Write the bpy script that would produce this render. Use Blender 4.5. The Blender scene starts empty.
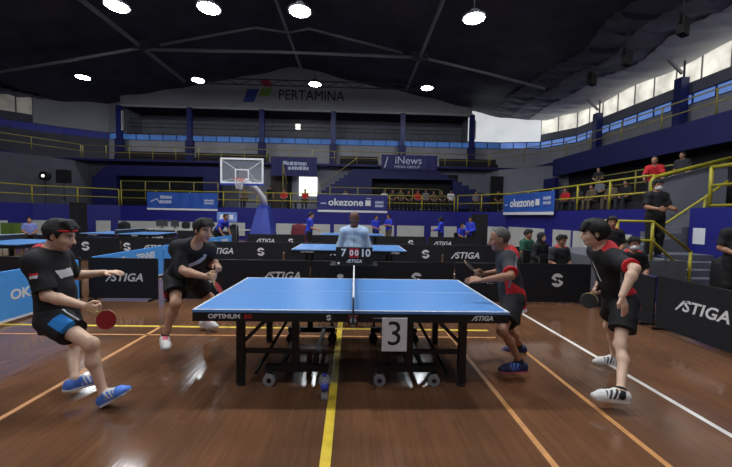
import bpy, bmesh, math, random
import numpy as np
from mathutils import Vector, Matrix

random.seed(7)
SC = bpy.context.scene
COL = SC.collection
PI = math.pi

# ------------------------------------------------------------------ camera
FPX = 344.85
CAM = np.array([0.001, -3.7004, 1.582])
YAW, PIT, ROL = .033, -.0513, .0182
_fw = np.array([math.sin(YAW)*math.cos(PIT), math.cos(YAW)*math.cos(PIT), math.sin(PIT)])
_r = np.array([math.cos(YAW), -math.sin(YAW), 0.0])
_u = np.cross(_r, _fw)
RX = _r*math.cos(ROL) + _u*math.sin(ROL)
UX = -_r*math.sin(ROL) + _u*math.cos(ROL)
cd = bpy.data.cameras.new('camera')
cam = bpy.data.objects.new('camera', cd)
COL.objects.link(cam)
cd.sensor_width = 36.0
cd.lens = FPX*36.0/732.0
cd.clip_end = 200
m = Matrix.Identity(4)
for i in range(3):
    m[i][0] = RX[i]; m[i][1] = UX[i]; m[i][2] = -_fw[i]; m[i][3] = CAM[i]
cam.matrix_world = m
SC.camera = cam


def ray(x, y):
    return _fw + RX*(x-366)/FPX + UX*(233.5-y)/FPX


def at_y(x, y, Y):
    d = ray(x, y)
    return CAM + d*(Y-CAM[1])/d[1]


def at_z(x, y, Z=0.0):
    d = ray(x, y)
    return CAM + d*(Z-CAM[2])/d[2]


def at_x(x, y, X):
    d = ray(x, y)
    return CAM + d*(X-CAM[0])/d[0]


# ------------------------------------------------------------------ materials
def lin(c):
    c /= 255.0
    return c/12.92 if c <= .04045 else ((c+.055)/1.055)**2.4


def rgb(*c):
    return (lin(c[0]), lin(c[1]), lin(c[2]), 1.0)


def mat(name, col, rough=.6, metal=0.0, spec=.5, noise=.12, scale=14.0, bump=0.0, bscale=60.0, trans=0.0, alpha=1.0, coat=0.0):
    m = bpy.data.materials.new(name)
    m.use_nodes = True
    nt = m.node_tree
    b = nt.nodes['Principled BSDF']
    b.inputs['Roughness'].default_value = rough
    b.inputs['Metallic'].default_value = metal
    b.inputs['Specular IOR Level'].default_value = spec
    b.inputs['Transmission Weight'].default_value = trans
    b.inputs['Alpha'].default_value = alpha
    b.inputs['Coat Weight'].default_value = coat
    c = rgb(*col)
    tc = nt.nodes.new('ShaderNodeTexCoord')
    n = nt.nodes.new('ShaderNodeTexNoise')
    n.inputs['Scale'].default_value = scale
    n.inputs['Detail'].default_value = 3
    nt.links.new(tc.outputs['Object'], n.inputs['Vector'])
    r = nt.nodes.new('ShaderNodeValToRGB')
    r.color_ramp.elements[0].position = .3
    r.color_ramp.elements[1].position = .7
    r.color_ramp.elements[0].color = [v*(1-noise) for v in c[:3]] + [1]
    r.color_ramp.elements[1].color = [min(1, v*(1+noise)) for v in c[:3]] + [1]
    nt.links.new(n.outputs['Fac'], r.inputs['Fac'])
    nt.links.new(r.outputs['Color'], b.inputs['Base Color'])
    if bump:
        n2 = nt.nodes.new('ShaderNodeTexNoise')
        n2.inputs['Scale'].default_value = bscale
        nt.links.new(tc.outputs['Object'], n2.inputs['Vector'])
        bp = nt.nodes.new('ShaderNodeBump')
        bp.inputs['Strength'].default_value = bump
        bp.inputs['Distance'].default_value = .02
        nt.links.new(n2.outputs['Fac'], bp.inputs['Height'])
        nt.links.new(bp.outputs['Normal'], b.inputs['Normal'])
    return m


def emit(name, col, strength, noise=0.0, scale=2.0):
    m = bpy.data.materials.new(name)
    m.use_nodes = True
    nt = m.node_tree
    b = nt.nodes['Principled BSDF']
    c = rgb(*col)
    b.inputs['Base Color'].default_value = c
    b.inputs['Roughness'].default_value = .6
    b.inputs['Emission Color'].default_value = c
    b.inputs['Emission Strength'].default_value = strength
    if noise:
        tc = nt.nodes.new('ShaderNodeTexCoord')
        n = nt.nodes.new('ShaderNodeTexNoise')
        n.inputs['Scale'].default_value = scale
        n.inputs['Detail'].default_value = 5
        nt.links.new(tc.outputs['Object'], n.inputs['Vector'])
        r = nt.nodes.new('ShaderNodeValToRGB')
        r.color_ramp.elements[0].position = .35
        r.color_ramp.elements[1].position = .6
        r.color_ramp.elements[0].color = [v*(1-noise) for v in c[:3]] + [1]
        r.color_ramp.elements[1].color = list(c)
        nt.links.new(n.outputs['Fac'], r.inputs['Fac'])
        nt.links.new(r.outputs['Color'], b.inputs['Emission Color'])
        nt.links.new(r.outputs['Color'], b.inputs['Base Color'])
    return m


M = {}
M['table_blue'] = mat('table_blue', (92, 152, 222), .3, noise=.02, spec=.8)
M['white_line'] = mat('white_line', (225, 228, 230), .5, noise=.03)
M['black_metal'] = mat('black_metal', (17, 17, 20), .4, noise=.15)
M['apron_black'] = mat('apron_black', (14, 15, 20), .45, noise=.1)
M['barrier_black'] = mat('barrier_black', (20, 22, 29), .65, noise=.1, bump=.1)
M['print_white'] = mat('print_white', (235, 236, 238), .6, noise=.02)
M['print_grey'] = mat('print_grey', (150, 152, 158), .6, noise=.02)
M['print_red'] = mat('print_red', (190, 30, 40), .6, noise=.02)
M['print_black'] = mat('print_black', (18, 20, 26), .6, noise=.02)
M['blue_banner'] = mat('blue_banner', (84, 168, 252), .55, noise=.05)
M['navy_banner'] = mat('navy_banner', (33, 34, 96), .6, noise=.05)
M['grey_rubber'] = mat('grey_rubber', (150, 150, 152), .6)
M['dark_rubber'] = mat('dark_rubber', (30, 30, 32), .7)
M['yellow_paint'] = mat('yellow_paint', (176, 164, 44), .45, noise=.1)
M['yellow_old'] = mat('yellow_old', (150, 140, 70), .5, noise=.15)
M['blue_wall'] = mat('blue_wall', (31, 32, 126), .5, noise=.08, scale=2)
M['navy_tier'] = mat('navy_tier', (24, 26, 88), .6, noise=.12, scale=2)
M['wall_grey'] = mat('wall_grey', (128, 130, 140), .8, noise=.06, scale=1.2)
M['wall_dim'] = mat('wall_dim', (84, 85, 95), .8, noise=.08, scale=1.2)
M['wall_white'] = mat('wall_white', (195, 198, 192), .7, noise=.06, scale=2)
M['gable_white'] = mat('gable_white', (165, 167, 172), .7, noise=.05, scale=.6)
M['void_dark'] = mat('void_dark', (30, 30, 35), .9, noise=.3, scale=3)  # dark colour that puts shade into recesses and doorways; also covers grilles
M['seat_dark'] = mat('seat_dark', (38, 32, 36), .8, noise=.3, scale=3)
M['pillar_blue'] = mat('pillar_blue', (26, 36, 110), .45, noise=.1)
M['steel'] = mat('steel', (150, 152, 156), .5, metal=.3, noise=.1)
M['steel_dark'] = mat('steel_dark', (70, 72, 78), .55, metal=.2, noise=.15)
M['concrete'] = mat('concrete', (98, 100, 108), .85, noise=.12, scale=3)
M['brown_door'] = mat('brown_door', (70, 58, 52), .7, noise=.2, scale=2)
M['pad_blue'] = mat('pad_blue', (40, 62, 160), .45, noise=.06)
M['acrylic'] = mat('acrylic', (200, 210, 220), .08, noise=0, alpha=.16)
M['orange'] = mat('orange', (215, 70, 40), .5)
M['net_white'] = mat('net_white', (220, 220, 220), .8)
M['net_black'] = mat('net_black', (30, 32, 40), .8)
M['clear_plastic'] = mat('clear_plastic', (215, 225, 235), .1, noise=0, alpha=.35)
M['label_blue'] = mat('label_blue', (60, 70, 190), .5)
M['green_seat'] = mat('green_seat', (85, 110, 40), .6)
M['skin'] = mat('skin', (206, 160, 130), .5, noise=.06, scale=20)
M['skin_pale'] = mat('skin_pale', (228, 190, 162), .5, noise=.06, scale=20)
M['skin_tan'] = mat('skin_tan', (165, 118, 90), .5, noise=.07, scale=20)
M['skin_dark'] = mat('skin_dark', (116, 80, 64), .5, noise=.07, scale=20)
M['hair_black'] = mat('hair_black', (13, 12, 12), .7, noise=.35, scale=60, bump=.4, bscale=90)
M['hair_grey'] = mat('hair_grey', (88, 84, 79), .6, noise=.3, scale=60, bump=.4, bscale=90)
M['eye_white'] = mat('eye_white', (225, 222, 218), .3, noise=0)
M['eye_dark'] = mat('eye_dark', (20, 15, 14), .25, noise=0)
M['lip'] = mat('lip', (176, 112, 100), .5, noise=.05)
M['cloth_black'] = mat('cloth_black', (20, 20, 24), .8, noise=.12, bump=.15, bscale=40)
M['cloth_dark'] = mat('cloth_dark', (42, 44, 50), .8, noise=.12, bump=.15, bscale=40)
M['cloth_red'] = mat('cloth_red', (205, 34, 44), .75, noise=.1)
M['cloth_white'] = mat('cloth_white', (225, 226, 230), .75, noise=.04)
M['cloth_grey'] = mat('cloth_grey', (120, 122, 128), .8, noise=.1)
M['cloth_sky'] = mat('cloth_sky', (190, 218, 246), .75, noise=.06)
M['cloth_blue'] = mat('cloth_blue', (38, 56, 190), .75, noise=.08)
M['cloth_cyan'] = mat('cloth_cyan', (40, 140, 225), .75, noise=.05)
M['cloth_green'] = mat('cloth_green', (40, 92, 72), .8, noise=.08)
M['cloth_brown'] = mat('cloth_brown', (95, 82, 66), .8, noise=.1)
M['cloth_pale'] = mat('cloth_pale', (120, 130, 190), .8, noise=.08)
M['mask_white'] = mat('mask_white', (228, 230, 234), .7, noise=.02)
M['shoe_white'] = mat('shoe_white', (226, 224, 220), .55, noise=.05)
M['shoe_blue'] = mat('shoe_blue', (84, 132, 226), .5, noise=.08)
M['shoe_navy'] = mat('shoe_navy', (34, 38, 78), .55, noise=.1)
M['shoe_pink'] = mat('shoe_pink', (226, 110, 130), .55, noise=.05)
M['paddle_red'] = mat('paddle_red', (150, 24, 30), .6, noise=.05)
M['paddle_black'] = mat('paddle_black', (22, 22, 24), .6, noise=.05)
M['wood_light'] = mat('wood_light', (200, 170, 125), .5, noise=.1)
M['speaker_black'] = mat('speaker_black', (16, 16, 18), .7, noise=.2)
M['lamp_glow'] = emit('lamp_glow', (246, 250, 255), 32.0)
M['court_glow'] = emit('court_glow', (246, 250, 255), 75.0)
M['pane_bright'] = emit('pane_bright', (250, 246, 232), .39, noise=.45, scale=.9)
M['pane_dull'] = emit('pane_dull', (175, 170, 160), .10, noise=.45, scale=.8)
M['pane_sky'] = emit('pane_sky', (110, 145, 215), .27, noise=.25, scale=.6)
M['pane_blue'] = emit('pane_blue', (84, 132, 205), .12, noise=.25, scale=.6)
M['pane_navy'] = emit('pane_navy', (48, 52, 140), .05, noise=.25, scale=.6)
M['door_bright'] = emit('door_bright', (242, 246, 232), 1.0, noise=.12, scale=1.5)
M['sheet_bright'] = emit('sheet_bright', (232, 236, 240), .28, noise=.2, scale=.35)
M['led_spot'] = emit('led_spot', (240, 236, 220), .7)


def floor_material():
    m = bpy.data.materials.new('varnished_planks')
    m.use_nodes = True
    nt = m.node_tree
    N = nt.nodes; L = nt.links
    b = N['Principled BSDF']
    tc = N.new('ShaderNodeTexCoord')
    mp = N.new('ShaderNodeMapping')
    mp.inputs['Rotation'].default_value = (0, 0, PI/2)
    L.new(tc.outputs['Object'], mp.inputs['Vector'])
    br = N.new('ShaderNodeTexBrick')
    br.inputs['Scale'].default_value = 1.0
    br.inputs['Brick Width'].default_value = 1.1
    br.inputs['Row Height'].default_value = .07
    br.inputs['Mortar Size'].default_value = .0012
    br.inputs['Color1'].default_value = rgb(124, 91, 68)
    br.inputs['Color2'].default_value = rgb(116, 85, 63)
    br.inputs['Mortar'].default_value = rgb(100, 73, 55)
    br.inputs['Bias'].default_value = -.1
    L.new(mp.outputs['Vector'], br.inputs['Vector'])
    n1 = N.new('ShaderNodeTexNoise'); n1.inputs['Scale'].default_value = .9; n1.inputs['Detail'].default_value = 6
    L.new(tc.outputs['Object'], n1.inputs['Vector'])
    r1 = N.new('ShaderNodeValToRGB')
    r1.color_ramp.elements[0].position = .35; r1.color_ramp.elements[1].position = .68
    r1.color_ramp.elements[0].color = (.62, .60, .60, 1); r1.color_ramp.elements[1].color = (1.15, 1.0, .88, 1)
    L.new(n1.outputs['Fac'], r1.inputs['Fac'])
    mx = N.new('ShaderNodeMixRGB'); mx.blend_type = 'MULTIPLY'; mx.inputs['Fac'].default_value = 1
    L.new(br.outputs['Color'], mx.inputs['Color1']); L.new(r1.outputs['Color'], mx.inputs['Color2'])
    mp2 = N.new('ShaderNodeMapping'); mp2.inputs['Scale'].default_value = (24, 1.6, 1)
    L.new(tc.outputs['Object'], mp2.inputs['Vector'])
    n2 = N.new('ShaderNodeTexNoise'); n2.inputs['Scale'].default_value = 1.5; n2.inputs['Detail'].default_value = 5
    L.new(mp2.outputs['Vector'], n2.inputs['Vector'])
    r2 = N.new('ShaderNodeValToRGB')
    r2.color_ramp.elements[0].position = .3; r2.color_ramp.elements[1].position = .75
    r2.color_ramp.elements[0].color = (.80, .80, .81, 1); r2.color_ramp.elements[1].color = (1.1, 1.06, 1.0, 1)
    L.new(n2.outputs['Fac'], r2.inputs['Fac'])
    mx2 = N.new('ShaderNodeMixRGB'); mx2.blend_type = 'MULTIPLY'; mx2.inputs['Fac'].default_value = .8
    L.new(mx.outputs['Color'], mx2.inputs['Color1']); L.new(r2.outputs['Color'], mx2.inputs['Color2'])
    L.new(mx2.outputs['Color'], b.inputs['Base Color'])
    n3 = N.new('ShaderNodeTexNoise'); n3.inputs['Scale'].default_value = 2.3; n3.inputs['Detail'].default_value = 4
    L.new(tc.outputs['Object'], n3.inputs['Vector'])
    mr = N.new('ShaderNodeMapRange')
    mr.inputs['From Min'].default_value = .3; mr.inputs['From Max'].default_value = .7
    mr.inputs['To Min'].default_value = .07; mr.inputs['To Max'].default_value = .17
    L.new(n3.outputs['Fac'], mr.inputs['Value']); L.new(mr.outputs['Result'], b.inputs['Roughness'])
    bp = N.new('ShaderNodeBump'); bp.inputs['Strength'].default_value = .06; bp.inputs['Distance'].default_value = .01
    L.new(n2.outputs['Fac'], bp.inputs['Height']); L.new(bp.outputs['Normal'], b.inputs['Normal'])
    b.inputs['Specular IOR Level'].default_value = .5
    return m


def roof_material():
    m = bpy.data.materials.new('dark_roof_fabric')
    m.use_nodes = True
    nt = m.node_tree
    N = nt.nodes; L = nt.links
    b = N['Principled BSDF']
    tc = N.new('ShaderNodeTexCoord')
    n = N.new('ShaderNodeTexNoise'); n.inputs['Scale'].default_value = .5; n.inputs['Detail'].default_value = 5
    L.new(tc.outputs['Object'], n.inputs['Vector'])
    r = N.new('ShaderNodeValToRGB')
    r.color_ramp.elements[0].position = .3; r.color_ramp.elements[1].position = .75
    r.color_ramp.elements[0].color = rgb(48, 50, 60); r.color_ramp.elements[1].color = rgb(78, 80, 92)
    L.new(n.outputs['Fac'], r.inputs['Fac']); L.new(r.outputs['Color'], b.inputs['Base Color'])
    b.inputs['Roughness'].default_value = .75
    return m


M['floor'] = floor_material()
M['roof'] = roof_material()


# ------------------------------------------------------------------ objects
def tag(o, label=None, cat=None, group=None, kind=None):
    if label: o['label'] = label
    if cat: o['category'] = cat
    if group: o['group'] = group
    if kind: o['kind'] = kind
    return o


def empty(name, loc=(0, 0, 0), rz=0.0, parent=None):
    o = bpy.data.objects.new(name, None)
    COL.objects.link(o)
    o.location = loc
    o.rotation_euler = (0, 0, rz)
    o.empty_display_size = .1
    if parent: o.parent = parent
    return o


def thing(name, label, cat, loc=(0, 0, 0), rz=0.0, group=None):
    return tag(empty(name, loc, rz), label, cat, group)


def link_mesh(name, me, mats, parent=None):
    o = bpy.data.objects.new(name, me)
    for mm in (mats if isinstance(mats, (list, tuple)) else [mats]):
        me.materials.append(mm)
    COL.objects.link(o)
    if parent: o.parent = parent
    return o


class MB:
    """collects boxes, tubes, prisms and sheets into one mesh"""
    def __init__(s):
        s.bm = bmesh.new()

    def box(s, x0, x1, y0, y1, z0, z1, mi=0, mtx=None):
        v = [s.bm.verts.new(p) for p in ((x0, y0, z0), (x1, y0, z0), (x1, y1, z0), (x0, y1, z0), (x0, y0, z1), (x1, y0, z1), (x1, y1, z1), (x0, y1, z1))]
        if mtx is not None:
            for q in v: q.co = mtx @ q.co
        for f in ((0, 3, 2, 1), (4, 5, 6, 7), (0, 1, 5, 4), (1, 2, 6, 5), (2, 3, 7, 6), (3, 0, 4, 7)):
            s.bm.faces.new([v[i] for i in f]).material_index = mi
        return s

    def bar(s, a, b, w, h, mi=0, up=(0, 0, 1)):
        a = Vector(a); b = Vector(b); d = (b-a); ln = d.length; d.normalize()
        up = Vector(up)
        if abs(d.dot(up)) > .98: up = Vector((1, 0, 0))
        sd = d.cross(up).normalized(); u2 = sd.cross(d)
        mt = Matrix(((d.x, sd.x, u2.x, a.x), (d.y, sd.y, u2.y, a.y), (d.z, sd.z, u2.z, a.z), (0, 0, 0, 1)))
        return s.box(0, ln, -w/2, w/2, -h/2, h/2, mi, mt)

    def tube(s, pts, r, n=8, mi=0, closed=False):
        pts = [Vector(p) for p in pts]
        rings = []
        N = len(pts)
        prev = None
        for i, p in enumerate(pts):
            if closed:
                d = pts[(i+1) % N]-pts[i-1]
            else:
                d = pts[min(i+1, N-1)]-pts[max(i-1, 0)]
            d.normalize()
            if prev is None:
                up = Vector((0, 0, 1)) if abs(d.z) < .95 else Vector((1, 0, 0))
                sd = d.cross(up).normalized()
            else:
                sd = (prev - d*prev.dot(d)).normalized()
            prev = sd
            u2 = sd.cross(d)
            rr = r[i] if isinstance(r, (list, tuple)) else r
            rings.append([s.bm.verts.new(p + (sd*math.cos(2*PI*k/n)+u2*math.sin(2*PI*k/n))*rr) for k in range(n)])
        for i in range(N if closed else N-1):
            A = rings[i]; B = rings[(i+1) % N]
            for k in range(n):
                f = s.bm.faces.new((A[k], A[(k+1) % n], B[(k+1) % n], B[k])); f.smooth = True; f.material_index = mi
        if not closed:
            s.bm.faces.new(rings[0][::-1]).material_index = mi
            s.bm.faces.new(rings[-1]).material_index = mi
        return s

    def cyl(s, c, axis, r, h, n=24, mi=0):
        c = Vector(c); a = Vector(axis).normalized()
        return s.tube([c-a*h/2, c+a*h/2], r, n, mi)

    def lathe(s, prof, n=20, mi=0, c=(0, 0, 0)):
        c = Vector(c)
        rings = [[s.bm.verts.new(c+Vector((r*math.cos(2*PI*k/n), r*math.sin(2*PI*k/n), z))) for k in range(n)] for r, z in prof]
        for A, B in zip(rings, rings[1:]):
            for k in range(n):
                f = s.bm.faces.new((A[k], A[(k+1) % n], B[(k+1) % n], B[k])); f.smooth = True; f.material_index = mi
        s.bm.faces.new(rings[0][::-1]).material_index = mi
        s.bm.faces.new(rings[-1]).material_index = mi
        return s

    def prism(s, poly, mtx, depth, mi=0):
        """polygon in local xy, extruded along local +z by depth"""
        n = len(poly)
        A = [s.bm.verts.new(mtx @ Vector((x, y, 0))) for x, y in poly]
        B = [s.bm.verts.new(mtx @ Vector((x, y, depth))) for x, y in poly]
        s.bm.faces.new(A[::-1]).material_index = mi
        s.bm.faces.new(B).material_index = mi
        for k in range(n):
            s.bm.faces.new((A[k], A[(k+1) % n], B[(k+1) % n], B[k])).material_index = mi
        return s

    def quad(s, a, b, c, d, mi=0):
        f = s.bm.faces.new([s.bm.verts.new(p) for p in (a, b, c, d)])
        f.material_index = mi
        return s

    def wall(s, pts, z0, z1, th=.12, mi=0, flip=False):
        """a thick wall along a polyline, thickness to the left of its direction"""
        for a, b in zip(pts, pts[1:]):
            a2 = Vector((a[0], a[1], 0)); b2 = Vector((b[0], b[1], 0))
            d = (b2-a2).normalized()
            nrm = Vector((-d.y, d.x, 0))*th*(-1 if flip else 1)
            p = [a2, b2, b2+nrm, a2+nrm]
            lo = [s.bm.verts.new((q.x, q.y, z0)) for q in p]; hi = [s.bm.verts.new((q.x, q.y, z1)) for q in p]
            s.bm.faces.new(lo[::-1]).material_index = mi
            s.bm.faces.new(hi).material_index = mi
            for k in range(4):
                s.bm.faces.new((lo[k], lo[(k+1) % 4], hi[(k+1) % 4], hi[k])).material_index = mi
        return s

    def build(s, name, mats, parent=None, bevel=0.0, smooth=False):
        if bevel:
            es = [e for e in s.bm.edges if len(e.link_faces) == 2 and e.calc_face_angle(0) > .6]
            bmesh.ops.bevel(s.bm, geom=es, offset=bevel, segments=2, affect='EDGES', profile=.5)
        bmesh.ops.recalc_face_normals(s.bm, faces=s.bm.faces)
        if smooth:
            for f in s.bm.faces: f.smooth = True
        me = bpy.data.meshes.new(name)
        s.bm.to_mesh(me)
        s.bm.free()
        return link_mesh(name, me, mats, parent)


def children(o):
    return [c for c in bpy.data.objects if c.parent == o]


def copy_tree(o, parent=None):
    c = o.copy()
    COL.objects.link(c)
    if parent: c.parent = parent
    for ch in children(o): copy_tree(ch, c)
    return c


DG = bpy.context.evaluated_depsgraph_get


def text_mesh(txt, size, extrude=.002, shear=0.0, bold=0.0, space=1.0, align='CENTER'):
    cu = bpy.data.curves.new('lettering', 'FONT')
    cu.body = txt
    cu.size = size
    cu.extrude = extrude
    cu.shear = shear
    cu.offset = bold
    cu.space_character = space
    cu.align_x = align
    cu.align_y = 'CENTER'
    cu.resolution_u = 3
    o = bpy.data.objects.new('lettering', cu)
    COL.objects.link(o)
    me = bpy.data.meshes.new_from_object(o.evaluated_get(DG()))
    bpy.data.objects.remove(o)
    return me


def frame_on(origin, right, up):
    """matrix whose local xy plane is a facing surface"""
    x = Vector(right).normalized(); y = Vector(up).normalized(); z = x.cross(y)
    return Matrix(((x.x, y.x, z.x, origin[0]), (x.y, y.y, z.y, origin[1]), (x.z, y.z, z.z, origin[2]), (0, 0, 0, 1)))


def put_text(txt, mtx, size, mats, parent, name='lettering', width=None, **kw):
    """lettering on the plane of mtx (local to parent)"""
    me = text_mesh(txt, size, **kw)
    if width:
        xs = [v.co.x for v in me.vertices]
        k = width/(max(xs)-min(xs))
        for v in me.vertices: v.co.x *= k
    me.transform(mtx)
    me.name = name
    return link_mesh(name, me, mats, parent)


def table_brand(mtx, h, parent, mats, name='lettering'):
    """slanted five letter wordmark whose first letter has a long tail"""
    me = text_mesh('STIGA', h*1.38, shear=.25, bold=h*.03, align='LEFT', space=1.04)
    b = bmesh.new(); b.from_mesh(me)
    xs = [v.co.x for v in b.verts]
    x0, x1 = min(xs), max(xs)
    s = h

    def stroke(p, q, w0, w1=None):
        p = Vector(p)*s; q = Vector(q)*s; w1 = w0 if w1 is None else w1
        d = (q-p).normalized(); nn = Vector((-d.y, d.x))
        c = [p-nn*w0*s/2, q-nn*w1*s/2, q+nn*w1*s/2, p+nn*w0*s/2]
        A = [b.verts.new((v.x, v.y, 0)) for v in c]; B = [b.verts.new((v.x, v.y, .002)) for v in c]
        b.faces.new(A[::-1]); b.faces.new(B)
        for k in range(4): b.faces.new((A[k], A[(k+1) % 4], B[(k+1) % 4], B[k]))
    e = x0/s
    stroke((e-.62, -.48), (e+.10, .36), .13, .22)
    stroke((e+.02, .40), (e+.55, .40), .18)
    for v in b.verts: v.co.x -= (x0-.62*s+x1)/2
    for v in b.verts: v.co = mtx @ v.co
    bmesh.ops.recalc_face_normals(b, faces=b.faces)
    me2 = bpy.data.meshes.new(name); b.to_mesh(me2); b.free()
    return link_mesh(name, me2, mats, parent)


def round_emblem(mtx, r, parent, mats, name='emblem'):
    """two interlocking half rounds split by a slanted gap"""
    mb = MB()
    # two thick hooked bands, one the half turn of the other
    for sgn in (1, -1):
        pts = []
        for k in range(11):
            a = math.radians(40+130*k/10); pts.append((math.cos(a)*r, math.sin(a)*r))
        pts += [(-.98*r, -.12*r), (-.2*r, -.30*r), (-.05*r, -.02*r), (-.48*r, .10*r), (-.40*r, .38*r), (.18*r, .42*r)]
        ca, sa = math.cos(math.radians(-18)), math.sin(math.radians(-18))
        pts = [(sgn*(x*ca-y*sa), sgn*(x*sa+y*ca)+sgn*.10*r) for x, y in pts]
        mb.prism(pts, mtx, .002)
    return mb.build(name, mats, parent)

# ================================================================== THE HALL
def lerp(a, b, t): return a+(b-a)*t


ROOF_PTS = [(-27.9, 10.3), (-24, 10.6), (-20, 11.35), (-14, 12.35), (-9, 13.4), (-5.2, 14.2), (-1, 13.3), (4.4, 12.3), (10, 11.25), (14, 10.65), (18.1, 10.42)]


def roof_z(x):
    for (a, za), (b, zb) in zip(ROOF_PTS, ROOF_PTS[1:]):
        if x <= b:
            return lerp(za, zb, (x-a)/(b-a))
    return ROOF_PTS[-1][1]


def build_roof():
    bm = bmesh.new()
    xs = np.linspace(-27.9, 18.1, 93)
    ys = np.linspace(-7, 28.5, 72)
    for off in (0.0, .12):
        grid = []
        for i, y in enumerate(ys):
            row = []
            for x in xs:
                bay = (y-18.5) % 6.1/6.1
                sag = -.20*math.sin(PI*bay)**2 * (.35+.65*min(1, abs(x+5)/14))
                z = roof_z(x) + sag + .05*math.sin(x*1.9+math.sin(y*.8)*1.4) + .035*math.sin(y*2.3+x*.7)
                row.append(bm.verts.new((x, y, z+off)))
            grid.append(row)
        for i in range(len(ys)-1):
            for j in range(len(xs)-1):
                f = bm.faces.new((grid[i][j], grid[i][j+1], grid[i+1][j+1], grid[i+1][j]) if off else (grid[i][j], grid[i+1][j], grid[i+1][j+1], grid[i][j+1]))
                f.smooth = True
    me = bpy.data.meshes.new('ceiling')
    bm.to_mesh(me); bm.free()
    tag(link_mesh('ceiling', me, M['roof']), 'dark fabric lined pitched roof of the sports hall', kind='structure')


build_roof()

M['glow_tint_pale'] = mat('glow_tint_pale', (205, 207, 214), .8, noise=.05, scale=.8)  # palest tone, daylight glow put into the colour beside the eave windows


def eave_glow_strip(x_wall, x_in, y0, y1, name, m_, dz=.16):
    # added cloth strip below the roof fabric; its paler colour paints the window glow
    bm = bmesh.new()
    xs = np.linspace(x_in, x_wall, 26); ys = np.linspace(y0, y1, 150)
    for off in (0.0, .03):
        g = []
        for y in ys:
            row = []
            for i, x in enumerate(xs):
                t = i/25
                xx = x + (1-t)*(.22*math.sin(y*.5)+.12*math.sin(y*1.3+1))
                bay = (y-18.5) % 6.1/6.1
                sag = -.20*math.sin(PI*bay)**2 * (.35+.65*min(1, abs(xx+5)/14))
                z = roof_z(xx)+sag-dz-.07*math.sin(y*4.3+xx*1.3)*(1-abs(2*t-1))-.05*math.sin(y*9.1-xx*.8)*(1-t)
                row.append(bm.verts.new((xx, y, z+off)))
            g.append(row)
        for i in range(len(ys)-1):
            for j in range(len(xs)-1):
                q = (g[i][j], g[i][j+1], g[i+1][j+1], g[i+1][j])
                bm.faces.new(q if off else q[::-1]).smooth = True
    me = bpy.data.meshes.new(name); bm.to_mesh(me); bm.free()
    return tag(link_mesh(name, me, m_), 'added strip under the roof along the eave, coloured as window glow', kind='structure')


M['glow_tint_mid'] = mat('glow_tint_mid', (138, 140, 150), .8, noise=.25, scale=.7)  # middle and faint tones step the painted glow down towards the dark roof
M['glow_tint_faint'] = mat('glow_tint_faint', (100, 102, 112), .8, noise=.25, scale=.7)
eave_glow_strip(17.78, 15.0, -6, 26.3, 'ceiling_glow_right', M['glow_tint_pale'], .2)
eave_glow_strip(16.0, 13.4, -6, 26.4, 'ceiling_glow_middle', M['glow_tint_mid'], .13)
eave_glow_strip(14.2, 11.8, -6, 26.4, 'ceiling_glow_inner', M['glow_tint_faint'], .08)
eave_glow_strip(-27.4, -24.8, 4, 25.0, 'ceiling_glow_left', M['glow_tint_mid'], .16)
fl = MB(); fl.box(-28, 18.2, -8, 30, -.2, 0)
FLOOR = tag(fl.build('floor', M['floor']), 'glossy brown varnished timber floor with painted court lines', kind='structure')


def court_line(a, b, w, color, z=.0012):
    mb = MB()
    a = Vector((a[0], a[1], 0)); b = Vector((b[0], b[1], 0))
    d = (b-a).normalized(); s = Vector((-d.y, d.x, 0))*w/2
    p = [a-s, b-s, b+s, a+s]
    mb.prism([(q.x, q.y) for q in p], Matrix.Translation((0, 0, .0001)), z)
    o = mb.build('court_line', color, FLOOR)
    return o


M['line_yellow'] = mat('line_yellow', (228, 196, 62), .4, noise=.12, scale=9)
M['line_orange'] = mat('line_orange', (214, 152, 92), .4, noise=.15, scale=9)
M['line_white'] = mat('line_white', (236, 232, 226), .4, noise=.06, scale=9)
court_line((-.13, -6), (-.19, 2.0), .07, M['line_yellow'], .0016)
court_line((-2.655, -6), (-2.655, 1.14), .045, M['line_orange'])
court_line((-12, 1.25), (1.9, 1.02), .06, M['line_yellow'], .0012)
court_line((-12, .80), (1.9, .74), .03, M['line_orange'], .0012)
court_line((1.33, -6), (1.30, 1.02), .045, M['line_orange'])
court_line((2.05, -6), (2.06, .95), .045, M['line_orange'])
court_line((2.83, -6), (2.80, 12), .05, M['line_white'])


def struct(mb, name, mats, label=None, **k):
    return tag(mb.build(name, mats, **k), label, kind='structure')


FRONT_R = [(9, -6), (9, 5.3)]
FRONT_R2 = [(9, 6.5), (9, 12), (8.6, 15.7), (6.5, 18.3)]
FRONT_B = [(6.5, 18.3), (-14.6, 18.3)]
FRONT_L = [(-14.6, 18.3), (-18.0, 16.2), (-19, 12), (-19, 2)]
ZF = 1.95          # stand floor
ZU = 5.45          # upper walkway
struct(MB().wall(FRONT_R, 0, ZF, .2, flip=True), 'wall_stand_right', M['blue_wall'], 'blue painted front of the right grandstand')
struct(MB().wall(FRONT_R2, 0, ZF, .2, flip=True), 'wall_stand_corner', M['blue_wall'], 'blue painted curved corner of the grandstand front')
struct(MB().wall(FRONT_B, 0, ZF, .2, flip=True), 'wall_stand_back', M['blue_wall'], 'blue painted front of the far grandstand')
struct(MB().wall(FRONT_L, 0, ZF, .2, flip=True), 'wall_stand_left', M['blue_wall'], 'blue painted front of the left grandstand')

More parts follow.
